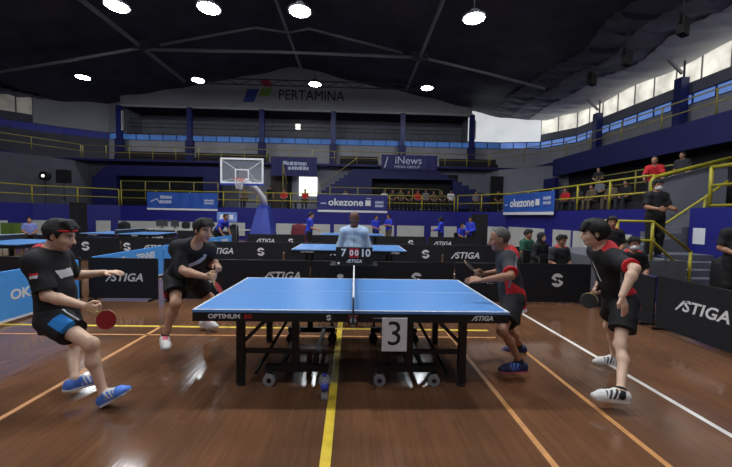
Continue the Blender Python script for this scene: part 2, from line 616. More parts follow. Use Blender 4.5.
# white lower bays of the stand front
n = 0
for x0, x1 in ((114, 245), (276, 330), (334, 394), (397, 424), (431, 462)):
    a = at_y(x0, 230, 18.26)[0]; b = at_y(x1, 230, 18.26)[0]
    n += 1
    struct(MB().box(a, b, 18.24, 18.3, .18, 1.0), 'trim_%d' % n, M['wall_white'])
for a, b in (((-18.05, 16.1), (-16.2, 17.25)), ((-15.6, 17.62), (-15.0, 18.0)), ((-18.9, 12.2), (-18.25, 15.0)),):
    n += 1
    d = (Vector(b)-Vector(a)).normalized(); off = Vector((d.y, -d.x))*.06
    struct(MB().wall([(a[0]+off.x, a[1]+off.y), (b[0]+off.x, b[1]+off.y)], .18, 1.0, .05), 'trim_%d' % n, M['wall_white'])
for Y0, Y1 in ((12.3, 15.3), (10.35, 11.6), (9.0, 10.15), (7.2, 8.6)):
    n += 1
    f = lambda y: 9-.4*max(0, (y-12)/3.7)
    struct(MB().wall([(f(Y0)-.05, Y0), (f(Y1)-.05, Y1)], .05, 1.12, .05, flip=True), 'trim_%d' % n, M['wall_white'])
n += 1
struct(MB().wall([(8.55, 15.85), (6.75, 18.0)], .05, 1.08, .05), 'trim_%d' % n, M['wall_white'])

# stand floors and upper walkways
slab = MB()
slab.box(-23, 9.0+4.2, 18.5, 27.2, ZF-.2, ZF)
slab.box(9.2, 17.7, 6.62, 18.5, ZF-.2, ZF)
slab.box(9.2, 17.7, -6, 5.3, ZF-.2, ZF)
slab.box(10.1, 17.7, 5.3, 6.62, ZF-.2, ZF)
slab.box(-27.5, -19.2, 2, 18.5, ZF-.2, ZF)
struct(slab, 'floor_stand', M['concrete'], 'concrete walkway of the lower grandstand')
up = MB()
up.box(-23, 13.3, 22.62, 27.2, ZU-.15, ZU)
up.box(13.32, 17.7, -6, 27.2, ZU-.15, ZU)
up.box(-27.5, -23.0, 2, 25.0, ZU-.15, ZU)
struct(up, 'floor_upper', M['navy_tier'], 'upper walkway slab around the hall')

# grey walls behind the walkway
struct(MB().wall([(14.0, 18.2), (13.3, 20.3), (10.3, 23.4), (-9, 23.4)], ZF, ZU-.16, .12, flip=True), 'wall_concourse', M['wall_grey'], 'grey wall behind the lower walkway')
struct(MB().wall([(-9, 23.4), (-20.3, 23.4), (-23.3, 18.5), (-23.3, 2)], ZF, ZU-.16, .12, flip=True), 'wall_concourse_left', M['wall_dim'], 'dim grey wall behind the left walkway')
lt = MB()
for k in range(4): lt.box(-23.2, -21.4-.55*k, 9.5, 17.2-.3*k, ZF+.4*k, ZF+.4*(k+1))
struct(lt, 'trim_seating_left', M['seat_dark'], 'dark stepped seats of the left stand')


def steps(a, b, n):
    pts = []
    for i in range(n):
        x = lerp(a[0], b[0], i/n); y0 = lerp(a[1], b[1], i/n); y1 = lerp(a[1], b[1], (i+1)/n)
        x1 = lerp(a[0], b[0], (i+1)/n)
        pts += [(x, y1), (x1, y1)] if True else []
    return pts


def fascia(poly_px, Y, depth, name, label, notch=None):
    pts = [at_y(x, y, Y) for x, y in poly_px]
    mb = MB()
    mt = frame_on((0, Y, 0), (1, 0, 0), (0, 0, 1))
    mb.prism([(p[0], p[2]) for p in pts], mt @ Matrix.Translation((0, 0, -depth)), depth)
    return struct(mb, name, M['navy_tier'], label)


def stepped(a, b, n):
    """stairs outline from a to b, pixel coordinates"""
    out = []
    for i in range(n):
        t0, t1 = i/n, (i+1)/n
        out.append((lerp(a[0], b[0], t0), lerp(a[1], b[1], t1)))
        out.append((lerp(a[0], b[0], t1), lerp(a[1], b[1], t1)))
    return out


# far seating banks: navy fronts with a dark recess under each
fascia([(92, 205), (92, 179)] + stepped((92, 179), (109, 165), 5) + [(219, 167), (219, 205), (203, 205), (203, 177), (116, 175.5), (116, 205)], 22.5, .5, 'wall_seating_left', 'navy seating bank front left of the basketball backboard')
fascia([(317, 207), (317, 196)] + stepped((317, 196), (357, 169), 9) + [(441, 171)] + stepped((441, 171), (497, 200), 8) + [(497, 209), (453, 209), (453, 180), (372, 178.5), (372, 207)], 22.5, .5, 'wall_seating_centre', 'navy stepped seating bank front below the navy upper banner')
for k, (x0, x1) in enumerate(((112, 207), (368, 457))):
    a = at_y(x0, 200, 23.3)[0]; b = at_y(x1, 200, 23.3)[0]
    struct(MB().box(a, b, 23.26, 23.36, ZF, 4.9), 'wall_recess_%d' % (k+1), M['void_dark'])  # shade inside the shallow recess is put into this wall's dark colour
# the right bank
struct(MB().wall([(13.2, -6), (13.2, 19.2)], 4.45, ZU+.1, .3, flip=True), 'wall_seating_right', M['navy_tier'], 'navy fascia of the right grandstand upper tier')
struct(MB().wall([(13.9, -6), (13.9, 20.3)], ZF, ZU-.16, .1, flip=True), 'wall_recess_right', M['void_dark'], 'dark wall coloured as the shade under the right upper tier')
struct(MB().wall([(13.0, 18.6), (13.0, 19.9)], ZF, 4.3, .3, flip=True).wall([(13.0, 19.2), (13.0, 20.5)], 3.0, 3.6, .3, flip=True), 'wall_seating_end', M['navy_tier'])
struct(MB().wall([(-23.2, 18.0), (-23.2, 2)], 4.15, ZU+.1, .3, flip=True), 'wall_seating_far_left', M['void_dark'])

# doorway and brown door in the concourse
p0 = at_y(299.5, 177, 23.38); p1 = at_y(317, 196, 23.38)
struct(MB().box(p0[0], p1[0], 23.3, 23.37, float(p1[2]), p0[2]), 'door_1', M['door_bright'], 'bright daylit doorway behind the far stand')
p0 = at_y(271, 172, 23.38); p1 = at_y(287, 196, 23.38)
struct(MB().box(p0[0], p1[0], 23.3, 23.37, ZF, p0[2]), 'door_2', M['brown_door'], 'brown double door behind the far stand')
p2 = at_y(292, 176, 23.38)
struct(MB().box(p1[0]+.02, p2[0], 23.3, 23.37, ZF, p0[2]-.2), 'door_3', M['void_dark'], 'dark open doorway beside the brown door')
p0 = at_y(488, 177, 22.9); p1 = at_y(499, 205, 22.9)
struct(MB().box(p0[0], p1[0], 22.3, 22.4, ZF, p0[2]), 'door_4', M['void_dark'], 'dark doorway at the far right corner of the stand')

# outer walls
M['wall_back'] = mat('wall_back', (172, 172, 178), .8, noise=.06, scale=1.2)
W_R = [(17.8, -6), (17.8, 24)]
W_RC = [(17.8, 24), (16.3, 26.7), (13, 27.4)]
W_B = [(13, 27.4), (-21.5, 27.4)]
W_LC = [(-21.5, 27.4), (-24.2, 25.8), (-27.5, 22.8)]
W_L = [(-27.5, 22.8), (-27.6, 2)]
for nm, pts, lab in (('wall_right', W_R, 'grey upper wall on the right'), ('wall_corner_right', W_RC, None), ('wall_back', W_B, 'grey upper wall behind the far stand'), ('wall_corner_left', W_LC, None), ('wall_left', W_L, 'grey upper wall on the left')):
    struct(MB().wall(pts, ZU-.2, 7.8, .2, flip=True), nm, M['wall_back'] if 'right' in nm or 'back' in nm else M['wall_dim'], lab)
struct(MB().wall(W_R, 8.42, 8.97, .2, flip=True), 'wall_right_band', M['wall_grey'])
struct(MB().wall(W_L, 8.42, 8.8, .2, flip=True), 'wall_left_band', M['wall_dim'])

win = 0


def window_run(a, b, z0, z1, pane, frame, count, fw=.06, inset=.06):
    """one glazed run: a frame with mullions and one sheet of panes"""
    global win
    win += 1
    a = Vector((a[0], a[1], 0)); b = Vector((b[0], b[1], 0))
    d = (b-a); L = d.length; d.normalize()
    nrm = Vector((d.y, -d.x, 0))
    mt = Matrix(((d.x, nrm.x, 0, a.x), (d.y, nrm.y, 0, a.y), (0, 0, 1, 0), (0, 0, 0, 1)))
    # local: x along, y outwards, z up
    p = MB(); p.box(0, L, inset, inset+.03, z0, z1, 0, mt)
    w = struct(p, 'window_%d' % win, pane)
    f = MB()
    f.box(0, L, 0, .12, z0, z0+fw, 0, mt); f.box(0, L, 0, .12, z1-fw, z1, 0, mt)
    for k in range(count+1):
        x = L*k/count
        f.box(max(0, x-fw/2), min(L, x+fw/2), 0, .12, z0+fw, z1-fw, 0, mt)
    o = f.build('window_frame', frame, w)
    o['kind'] = 'structure'
    return w


# blue strip windows all around (walls run clockwise seen from inside: outwards is to the right of the direction)
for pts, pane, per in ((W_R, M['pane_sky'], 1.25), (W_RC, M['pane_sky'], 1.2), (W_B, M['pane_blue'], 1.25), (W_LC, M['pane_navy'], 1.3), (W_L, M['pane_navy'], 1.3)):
    for a, b in zip(pts, pts[1:]):
        L = (Vector(b)-Vector(a)).length
        segs = max(1, round(L/6.0))
        for k in range(segs):
            p = Vector(a).lerp(Vector(b), k/segs); q = Vector(a).lerp(Vector(b), (k+1)/segs)
            window_run(p, q, 7.8, 8.42, pane, M['pillar_blue'], max(1, round((q-p).length/per)))
struct(MB().wall([(-25.4, 24.65), (-27.5, 22.8)], 8.42, 8.95, .2, flip=True), 'wall_left_sill', M['wall_dim'])
window_run((-25.4, 24.65), (-27.5, 22.8), 8.95, 10.5, M['pane_dull'], M['steel_dark'], 3, fw=.08)
# translucent sheets under the right eave and, duller, the left one
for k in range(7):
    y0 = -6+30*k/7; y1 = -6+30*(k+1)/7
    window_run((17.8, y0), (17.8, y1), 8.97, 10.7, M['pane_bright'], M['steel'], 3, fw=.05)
for k in range(4):
    y0 = 22.8-20.8*k/4; y1 = 22.8-20.8*(k+1)/4
    window_run((-27.55, y0), (-27.55, y1), 8.8, 10.4, M['pane_dull'], M['steel_dark'], 4, fw=.06)
struct(MB().wall([(17.8, 24), (16.3, 26.7)], 8.42, 8.97, .2, flip=True), 'wall_corner_band', M['wall_grey'])
window_run((17.8, 24), (16.3, 26.7), 8.97, 10.5, M['pane_bright'], M['steel'], 2, fw=.06)
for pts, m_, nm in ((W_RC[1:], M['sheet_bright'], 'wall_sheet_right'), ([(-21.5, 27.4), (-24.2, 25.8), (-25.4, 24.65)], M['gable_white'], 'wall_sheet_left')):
    struct(MB().wall(pts, 8.42, 11.6, .1, flip=True), nm, m_)
struct(MB().wall([(13, 27.4), (10.0, 27.2)], 8.42, 11.6, .1, flip=True), 'wall_sheet_inner', M['sheet_bright'])
struct(MB().wall([(-19.9, 27.2), (-21.5, 27.4)], 8.42, 11.6, .1, flip=True), 'wall_sheet_outer', M['gable_white'])

M['gallery_grey'] = mat('gallery_grey', (150, 152, 162), .85, noise=.1, scale=2)
# dark gallery behind the pillars
struct(MB().box(-19.9, 10.0, 29.4, 29.5, 8.3, 10.6).box(-19.9, 10.0, 27.4, 29.5, 8.3, 8.42).box(-20.0, -19.9, 27.4, 29.5, 8.3, 10.6).box(10.0, 10.1, 27.4, 29.5, 8.3, 10.6), 'wall_gallery', M['gallery_grey'], 'dark gallery behind the blue pillars')
gal = MB()
for z in (9.0, 9.35, 9.7): gal.tube([(-19.8, 27.6, z), (9.9, 27.6, z)], .025, 6)
struct(gal, 'trim_gallery', M['steel_dark'])
q = at_y(298, 126, 27.9)
t = thing('gallery_lamp', 'small white lamp fitting in the dark gallery left of the fourth pillar', 'lamp', tuple(float(v) for v in q))
MB().box(-.32, .32, -.1, .1, .16, .22).build('bracket', M['wall_white'], t)
MB().box(-.2, .2, -.12, .12, -.28, .12).build('fitting', M['led_spot'], t)
MB().tube([(0, 0, .2), (0, 0, 10.4-float(q[2]))], .03, 6).build('hanger', M['steel_dark'], t)

# gable with the sponsor name
gp = [(x, roof_z(x)+.15) for x in np.linspace(11.5, -21.5, 40)]
poly = [(-21.5, 10.55), (11.5, 10.55)] + gp
poly = [(-19.9, 10.5), (10.05, 10.5)] + [(x, roof_z(x)+.1) for x in np.linspace(10.05, -19.9, 40)]
g = MB(); g.prism(poly, frame_on((0, 26.5, 0), (1, 0, 0), (0, 0, 1)) @ Matrix.Translation((0, 0, -.12)), .12)
GABLE = struct(g, 'wall_gable', M['gable_white'], 'pale gable wall bearing the sponsor name')
struct(MB().box(-19.95, 10.15, 26.3, 26.5, 10.38, 10.55), 'trim_beam', M['wall_white'], 'white beam along the foot of the gable')
struct(MB().box(-19.9, 10.05, 26.45, 29.5, 10.5, 10.6), 'ceiling_gallery', M['void_dark'])
YG = 26.49
o = at_y(311.5, 96, YG)
sign = thing('sponsor_sign', 'dark sponsor lettering with three coloured slanted blocks on the pale gable', 'sign', (float(o[0]), YG, float(o[2])))
mt = frame_on((0, 0, 0), (1, 0, 0), (0, 0, 1))
ref = at_y(279, 96, YG); ref2 = at_y(344.5, 96, YG)
put_text('PERTAMINA', mt, 1.22, M['print_black'], sign, width=float(ref2[0]-ref[0]), extrude=.02, bold=0)


def px_prism(poly, Y, parent, name, mats, depth=.02):
    base = parent.location
    pts = [at_y(x, y, Y) for x, y in poly]
    mb = MB()
    mb.prism([(float(p[0])-base.x, float(p[2])-base.z) for p in pts], frame_on((0, 0, 0), (1, 0, 0), (0, 0, 1)), depth)
    return mb.build(name, mats, parent)


M['mark_red'] = mat('mark_red', (205, 50, 60), .6, noise=.03)
M['mark_green'] = mat('mark_green', (120, 170, 80), .6, noise=.03)
M['mark_blue'] = mat('mark_blue', (50, 70, 150), .6, noise=.03)
px_prism([(243, 102), (247.5, 89), (259, 89), (254, 102)], YG, sign, 'emblem_block', M['mark_blue'])['label'] = 'blue emblem block'
px_prism([(259.5, 79), (269, 79), (273, 87), (264, 87)], YG, sign, 'emblem_block', M['mark_red'])['label'] = 'red emblem block'
px_prism([(262, 88), (273, 88), (269, 96.5), (258.5, 96.5)], YG, sign, 'emblem_block', M['mark_green'])['label'] = 'green emblem block'

# blue pillars of the far gallery
for k, (px, words) in enumerate(((120, 'leftmost'), (190, 'second from the left'), (262, 'third from the left, above the backboard'), (333, 'fourth from the left, above the stairs'), (402, 'fifth from the left, above the navy upper banner'), (471, 'rightmost, at the gallery end'))):
    x = float(at_y(px, 155, 26.2)[0])
    t = thing('pillar', 'blue gallery pillar under the gable, %s' % words, 'pillar', (x, 26.2, ZU), group='blue gallery pillars')
    MB().box(-.2, .2, -.15, .15, 2.2, 4.93).build('shaft', M['pillar_blue'], t)
    MB().box(-.3, .3, -.2, .2, 0, 2.2).build('footing', M['navy_tier'], t)
    if k in (0, 5):
        MB().box(.205, .32, -.1, .1, 2.9, 4.5).build('side_light', M['wall_white'], t)
for k, (px, py, words) in enumerate(((680, 96, 'nearer'), (597, 120, 'farther'))):
    y = float(at_x(px, py, 17.25)[1])
    t = thing('pillar', 'dark blue pillar against the bright right wall, the %s one' % words, 'pillar', (17.3, y, ZU), group='right wall pillars')
    MB().box(-.22, .22, -.22, .22, 0, 3.75).build('shaft', M['pillar_blue'], t)
    MB().tube([(.1, 0, 3.75), (.1, 0, 5.1)], .05, 8).build('post', M['steel_dark'], t)
    MB().bar((0, 0, 4.0), (-1.3, 0, 5.15), .1, .14).build('brace', M['steel'], t)

# roof trusses
YT = 18.5


def pt(x, y, Y=YT): return tuple(float(v) for v in at_y(x, y, Y))


tr = thing('roof_truss', 'pale steel roof truss spanning the hall below the dark fabric', 'truss', pt(280, 54))
tl = Vector(tr.location)


def chord(parent, name, pts, r, m_, off):
    MB().tube([Vector(p)-off for p in pts], r, 8).build(name, m_, parent)


chord(tr, 'tie_chord', [pt(147, 49.5), pt(280, 52), pt(418, 57.5)], .10, M['steel'], tl)
chord(tr, 'top_chord', [pt(160, 45), pt(255, 27.5), pt(288, 32.5)], .08, M['steel'], tl)
chord(tr, 'top_chord', [pt(288, 32.5), pt(309, 28.5), pt(403, 53)], .08, M['steel'], tl)
chord(tr, 'outer_chord', [pt(140, 48), pt(60, 62), pt(-25, 76)], .09, M['steel'], tl)
chord(tr, 'outer_chord', [pt(420, 57), pt(490, 74), pt(545, 89)], .09, M['steel'], tl)
for (x, y) in ((142, 46), (420, 57)):
    c = Vector(pt(x, y))-tl
    MB().box(c.x-.5, c.x+.5, c.y-.12, c.y+.12, c.z-.22, c.z+.28).build('gusset_plate', M['steel_dark'], tr, bevel=.03)
for nm, (x, y), lab in (('purlin', (140, 46), 'pale steel purlin running back from the left truss joint'), ('purlin', (288, 32.5), 'pale steel ridge purlin running back under the roof peak'), ('purlin', (420, 57), 'pale steel purlin running back from the right truss joint')):
    c = Vector(pt(x, y))
    t = thing(nm, lab, 'purlin', (c.x, c.y, c.z))
    MB().bar((0, -7.5, 0), (0, -.1, 0), .14, .2).build('near_length', M['steel'], t)
    MB().bar((0, .1, 0), (0, 5.6, 0), .14, .2).build('far_length', M['steel'], t)
c0 = at_y(195, 77.5, 22.6); c1 = at_y(440, 84, 22.6)
t = thing('lattice_girder', 'thin dark lattice girder in front of the gable carrying lamps', 'girder', tuple(float(v) for v in c0))
L = float(c1[0]-c0[0])
MB().tube([(0, 0, 0), (L, 0, 0)], .05, 6).build('chord', M['steel_dark'], t)
MB().tube([(0, 0, -.4), (L, 0, -.4)], .05, 6).build('chord', M['steel_dark'], t)
lat = MB()
for k in range(17): lat.tube([(L*k/17, 0, -.4 if k % 2 else 0), (L*(k+1)/17, 0, 0 if k % 2 else -.4)], .03, 6)
lat.build('lattice', M['steel_dark'], t)
c0 = at_y(510, 14, 17.0); c1 = at_y(586, 38, 17.0)
for (a, b, Y, lab) in (((505, 13), (586, 38), 15.5, 'pale slanting roof member on the upper right'), ((85, 47), (0, 76), 14.0, 'dim slanting roof member on the far left')):
    pass

# floodlights hung from the right slope
for k, (px, py, yy, words) in enumerate(((683, 26, 9.5, 'nearest'), (627, 58, 12.5, 'middle'), (592, 79, 16.0, 'farthest'))):
    p = at_y(px, py, yy)
    t = thing('floodlight', 'black floodlight under the right roof slope, the %s of three' % words, 'floodlight', tuple(float(v) for v in p), .5, group='floodlights under the right roof slope')
    MB().box(-.28, .28, -.12, .12, -.34, .3).build('housing', M['speaker_black'], t, bevel=.03)
    zt = roof_z(float(p[0]))-float(p[2])
    MB().tube([(0, 0, .3), (0, 0, max(.5, zt))], .04, 6).build('hanger', M['steel_dark'], t)
    MB().tube([(-.3, 0, .0), (-.36, 0, .1), (-.36, 0, .38), (.36, 0, .38), (.36, 0, .1), (.3, 0, 0)], .03, 6).build('yoke', M['speaker_black'], t)

# lamps
LAMPS = []
for k, (px, py) in enumerate(((117, 6), (209, 8), (300, 11), (474, 18))):
    LAMPS.append((tuple(float(v) for v in at_z(px, py, 9.4)), 'in the nearer row, %s from the left' % ('first', 'second', 'third', 'fourth')[k], 1.0))
for k, (px, py) in enumerate(((83, 77), (198, 80), (315, 84), (427, 88))):
    LAMPS.append((tuple(float(v) for v in at_z(px, py, 10.7)), 'in the farther row before the gable, %s from the left' % ('first', 'second', 'third', 'fourth')[k], 1.0))
for k, y in enumerate((8.5, 2.0, -5)):
    for x in (-12.5, -7.8, -3.0, 1.7, 6.4):
        LAMPS.append(((x, y, 11.3), None, 1.0))
proto = None
for i, (p, words, s) in enumerate(LAMPS):
    if proto is None:
        t = thing('ceiling_lamp', '', 'lamp', p, group='hall ceiling lamps')
        MB().lathe([(.46, -.02), (.46, .03), (.30, .12), (.14, .30), (.08, .32)], 28).build('housing', M['steel_dark'], t)
        MB().lathe([(.20, -.075), (.36, -.05), (.40, -.02), (.40, -.005)], 28).build('diffuser', M['lamp_glow'], t)
        MB().tube([(0, 0, .3), (0, 0, 1.3)], .02, 6).build('hanger', M['steel_dark'], t)
        proto = t
    else:
        t = copy_tree(proto)
    if words is None and abs(p[1]-2.0) < .1:
        for q in children(t):
            if q.name.startswith('diffuser'):
                if 'court_diffuser' not in bpy.data.meshes:
                    mm = q.data.copy(); mm.name = 'court_diffuser'; mm.materials[0] = M['court_glow']
                q.data = bpy.data.meshes['court_diffuser']
    t.location = p
    t['label'] = ('glowing ceiling lamp %s' % words) if words else 'glowing ceiling lamp over the court, out of the picture'
for o in [x for x in bpy.data.objects if x.name.startswith('hanger') and x.parent and x.parent.name.startswith('ceiling_lamp')]:
    pass


struct(MB().box(-27.6, 18, -7.2, -7.0, 0, 14.4), 'wall_front', M['wall_grey'], 'plain grey wall behind the photographer')
# railings
def railing(pts, z0, z1, label, mats, gap=1.7, mid=.5, r=.03, group=None):
    """yellow pipe railing along a polyline with posts"""
    P = [Vector((p[0], p[1], 0)) for p in pts]
    t = thing('railing', label, 'railing', (P[0].x, P[0].y, z0), group=group)
    o0 = Vector((P[0].x, P[0].y, z0))
    MB().tube([p+Vector((0, 0, z1))-o0 for p in P], r, 8).build('top_rail', mats, t)
    for f in ([mid] if not isinstance(mid, (list, tuple)) else mid):
        MB().tube([p+Vector((0, 0, lerp(z0, z1, f)))-o0 for p in P], r*.85, 8).build('middle_rail', mats, t)
    post = None
    for a, b in zip(P, P[1:]):
        L = (b-a).length; k = max(1, round(L/gap))
        for i in range(k+(1 if b is P[-1] else 0)):
            q = a.lerp(b, i/k)
            if post is None:
                post = MB().tube([(0, 0, 0), (0, 0, z1-z0)], r*1.1, 8).build('post', mats, t)
                c = post
            else:
                c = post.copy(); COL.objects.link(c); c.parent = t
            c.location = (q.x-o0.x, q.y-o0.y, 0)
    return t


railing([(6.4, 18.42), (-14.6, 18.42)], ZF, 2.92, 'yellow pipe railing along the edge of the far stand', M['yellow_paint'], 2.1)
railing([(9.1, 6.6), (9.1, 12), (8.72, 15.7), (6.6, 18.38)], ZF, 2.98, 'yellow pipe railing along the right stand behind the seated spectators', M['yellow_paint'], 1.9, r=.035)
railing([(-14.75, 18.4), (-18.1, 16.3), (-19.1, 12), (-19.1, 3)], ZF, 2.95, 'yellow pipe railing along the left stand', M['yellow_paint'], 2.0)
railing([(9.1, 4.9), (9.1, -4)], ZF, 2.98, 'yellow pipe railing above the blue wall at the far right', M['yellow_paint'], 2.2, mid=(.05, .55), r=.04)
railing([(10.2, 22.75), (-20.2, 22.75)], ZU, 6.42, 'dull yellow railing of the upper walkway across the far side', M['yellow_old'], 1.7)
railing([(13.3, 2), (13.3, 18), (10.3, 22.7)], ZU+.1, 6.5, 'dull yellow railing of the upper walkway on the right side', M['yellow_old'], 2.4)
railing([(-20.3, 22.7), (-23.3, 18.2), (-23.3, 4)], ZU+.1, 6.45, 'dull yellow railing of the upper walkway on the left side', M['yellow_old'], 2.4)
# second, lower rails in front of the dark seating recesses
a = at_y(121, 190, 21.5)[0]; b = at_y(218, 190, 21.5)[0]
railing([(b, 21.5), (a, 21.5)], 2.4, 3.75, 'yellow railing before the dark recess left of the backboard', M['yellow_old'], 1.9)
a = at_y(330, 190, 21.5)[0]; b = at_y(440, 190, 21.5)[0]
railing([(b, 21.5), (a, 21.5)], 2.4, 3.6, 'yellow railing before the dark recess below the navy upper banner', M['yellow_old'], 2.0)
railing([(12.2, 8.6), (12.2, 13.5)], 2.7, 3.75, 'thin yellow railing among the right stand spectators', M['yellow_old'], 2.4)

# low seating blocks in the recesses
for (a, b, y0, lab) in ((at_y(118, 190, 22)[0], at_y(200, 190, 22)[0], 21.9, 'dark bench row under the left seating bank'), (at_y(374, 190, 22)[0], at_y(450, 190, 22)[0], 21.9, 'dark bench row under the central seating bank')):
    mb = thing('bench', lab, 'bench', ((a+b)/2, y0, ZF))
    w = (b-a)/2
    MB().box(-w, w, -.2, .2, .4, .46).build('seat', M['seat_dark'], mb)
    for sx in (-.9, 0, .9):
        MB().box(w*sx-.04, w*sx+.04, -.18, .18, 0, .4).build('support', M['seat_dark'], mb)
for (a, b, lab) in ((at_y(116, 160, 24.5)[0], at_y(184, 160, 24.5)[0], 'dark bench block on the upper walkway at left'), (at_y(195, 160, 24.5)[0], at_y(268, 160, 24.5)[0], 'dark bench block on the upper walkway above the backboard'), (at_y(340, 160, 24.5)[0], at_y(378, 160, 24.5)[0], 'dark bench block on the upper walkway left of the navy upper banner'), (at_y(440, 160, 24.5)[0], at_y(497, 160, 24.5)[0], 'dark bench block on the upper walkway right of the navy upper banner')):
    mb = thing('bench', lab, 'bench', ((a+b)/2, 24.5, ZU))
    w = (b-a)/2
    MB().box(-w, w, -.25, .25, .42, .5).build('seat', M['seat_dark'], mb)
    MB().box(-w, w, .2, .28, .5, .95).build('backrest', M['seat_dark'], mb)
    MB().box(-w, w, -.2, .2, 0, .42).build('plinth', M['seat_dark'], mb)

# raised seating steps of the right stand
tier = MB()
for k in range(3):
    tier.box(10.9+.95*k, 10.9+.95*(k+1), 7.0, 17.5, ZF, ZF+.38*(k+1))
struct(tier, 'trim_seating_steps', M['seat_dark'], 'dark stepped seats of the right stand')

# stairs on the right
st = MB()
for k in range(7):
    st.box(8.0+.3*k, 10.1, 5.4, 6.4, .75+.17*k, .75+.17*(k+1))
struct(st, 'floor_stairs_upper', M['concrete'], 'grey concrete steps up to the right stand')
st = MB().box(5.4, 10.1, 4.6, 6.45, 0, .75).box(5.4, 7.0, 3.3, 4.6, 0, .75)
for k in range(4):
    st.box(7.0, 8.9, 4.6-.3*(4-k), 4.6, .15*k, .15*(k+1))
struct(st, 'floor_stairs_landing', M['concrete'], 'grey concrete stair landing below the right stand')
struct(MB().wall([(9.0, 6.5), (11.3, 6.5)], 0, ZF, .12).prism([(8.95, ZF), (11.3, ZF), (11.3, 3.42), (8.95, 2.78)], frame_on((0, 6.5, 0), (1, 0, 0), (0, 0, 1)) @ Matrix.Translation((0, 0, -.12)), .12), 'wall_stairs', M['wall_grey'], 'grey side wall of the stairs')
struct(MB().wall([(9.2, 5.18), (10.1, 5.18)], 0, ZF, .12), 'wall_stairs_near', M['blue_wall'])
t = thing('railing', 'bright yellow railing around the stair landing where the masked man stands', 'railing', (5.5, 3.35, .75))
Z = .82
for nm, pts in (('top_rail', [(0, .9, Z), (0, 0, Z), (.76, 0, Z), (1.62, 0, .2)]), ('middle_rail', [(0, .9, .42), (0, 0, .42), (.76, 0, .42), (1.55, 0, -.25)])):
    MB().tube(pts, .028, 8).build(nm, M['yellow_paint'], t)
for x, z0, z1 in ((0, 0, Z), (.76, 0, Z), (1.62, -.7, .2)):
    MB().tube([(x, 0, z0), (x, 0, z1)], .03, 8).build('post', M['yellow_paint'], t)
t = thing('handrail', 'yellow slanting handrail up the concrete stairs', 'handrail', (8.15, 5.36, .75))
MB().tube([(0, 0, .6), (1.3, 0, 1.5), (1.9, 0, 1.95)], .03, 8).build('rail', M['yellow_paint'], t)
MB().tube([(0, 0, 0), (0, 0, .6)], .03, 8).build('post', M['yellow_paint'], t)
MB().tube([(1.3, 0, .6), (1.3, 0, 1.5)], .03, 8).build('post', M['yellow_paint'], t)
t = thing('handrail', 'thick yellow rail capping the grey stair side wall', 'handrail', (8.9, 6.45, 2.0))
MB().tube([(0, 0, .0), (0, 0, .8), (.08, 0, .9), (2.4, 0, 1.52)], .06, 10).build('rail', M['yellow_paint'], t)
t = thing('handrail', 'thin yellow rail behind the leaning man in red', 'handrail', (10.2, 6.7, ZF))
MB().tube([(0, 0, 1.25), (3.4, -.9, 1.75)], .03, 8).build('rail', M['yellow_paint'], t)
MB().tube([(0, 0, 0), (0, 0, 1.25)], .03, 8).build('post', M['yellow_paint'], t)
MB().tube([(3.4, -.9, 0), (3.4, -.9, 1.75)], .03, 8).build('post', M['yellow_paint'], t)
# slanting handrails on the far seating stairs
for (a, b, lab) in (((320, 186), (357, 158), 'yellow slanting handrail of the far stairs, left of the navy upper banner'), ((283, 164), (287, 184), 'yellow rail end beside the brown door')):
    p = at_y(*a, 22.2); q = at_y(*b, 22.2)
    t = thing('handrail', lab, 'handrail', tuple(float(v) for v in p))
    d = Vector(q)-Vector(p)
    MB().tube([(0, 0, 0), d], .03, 6).build('rail', M['yellow_old'], t)
    MB().tube([(0, 0, -float(p[2])+ZF), (0, 0, 0)], .03, 6).build('post', M['yellow_old'], t)


# banners
def banner(a, b, z0, z1, label, mats, lift=.06, group=None):
    """cloth sheet from a (its left edge) to b, facing the court"""
    a = Vector(a); b = Vector(b)
    d = (b-a); L = d.length; d.normalize()
    t = thing('banner', label, 'banner', ((a.x+b.x)/2, (a.y+b.y)/2, z0), group=group)
    mt = frame_on((0, 0, 0), (d.x, d.y, 0), (0, 0, 1))
    bm = MB()
    nx = 24
    fr = [(lerp(-L/2, L/2, k/nx), .012*math.sin(k*1.7)) for k in range(nx+1)]
    poly = [(x, y) for x, y in fr] + [(x, y-.012) for x, y in fr[::-1]]
    m2 = mt @ Matrix(((1, 0, 0, 0), (0, 0, 1, 0), (0, -1, 0, z1-z0), (0, 0, 0, 1)))
    # cloth: profile in plan, extruded downwards
    A = [bm.bm.verts.new(mt @ Vector((x, 0, y))) for x, y in poly]
    B = [bm.bm.verts.new(mt @ Vector((x, z1-z0, y))) for x, y in poly]
    n_ = len(poly)
    bm.bm.faces.new(A); bm.bm.faces.new(B[::-1])
    for k in range(n_): bm.bm.faces.new((A[k], B[k], B[(k+1) % n_], A[(k+1) % n_]))
    bm.build('cloth', mats, t)
    return t, mt, L, z1-z0


M['navy_print'] = mat('navy_print', (40, 44, 120), .6, noise=.1, scale=1)
M['blue_print'] = mat('blue_print', (42, 88, 178), .6, noise=.16, scale=1.2)
M['fade_print'] = mat('fade_print', (196, 204, 228), .6, noise=.04)
YB = 18.275


def small_print(mt, cx, cy, w, hgt, rows, parent):
    # rows of small unreadable print
    rr = random.Random(int(cx*97+cy*31+w*57))
    mb = MB()
    for i in range(rows):
        y = cy+hgt*(.5-(i+.5)/rows); bh = hgt/rows*.36
        x = cx-w/2
        while x < cx+w/2-.02:
            bw = min(rr.uniform(.05, .11)*w*2, cx+w/2-x)
            mb.box(x, x+bw*.8, y-bh, y+bh*rr.uniform(.6, 1), .013, .018, 0, mt)
            x += bw
    return mb.build('small_print', M['fade_print'], parent)


def local(mt, x, y, off=.016): return mt @ Matrix.Translation((x, y, off))


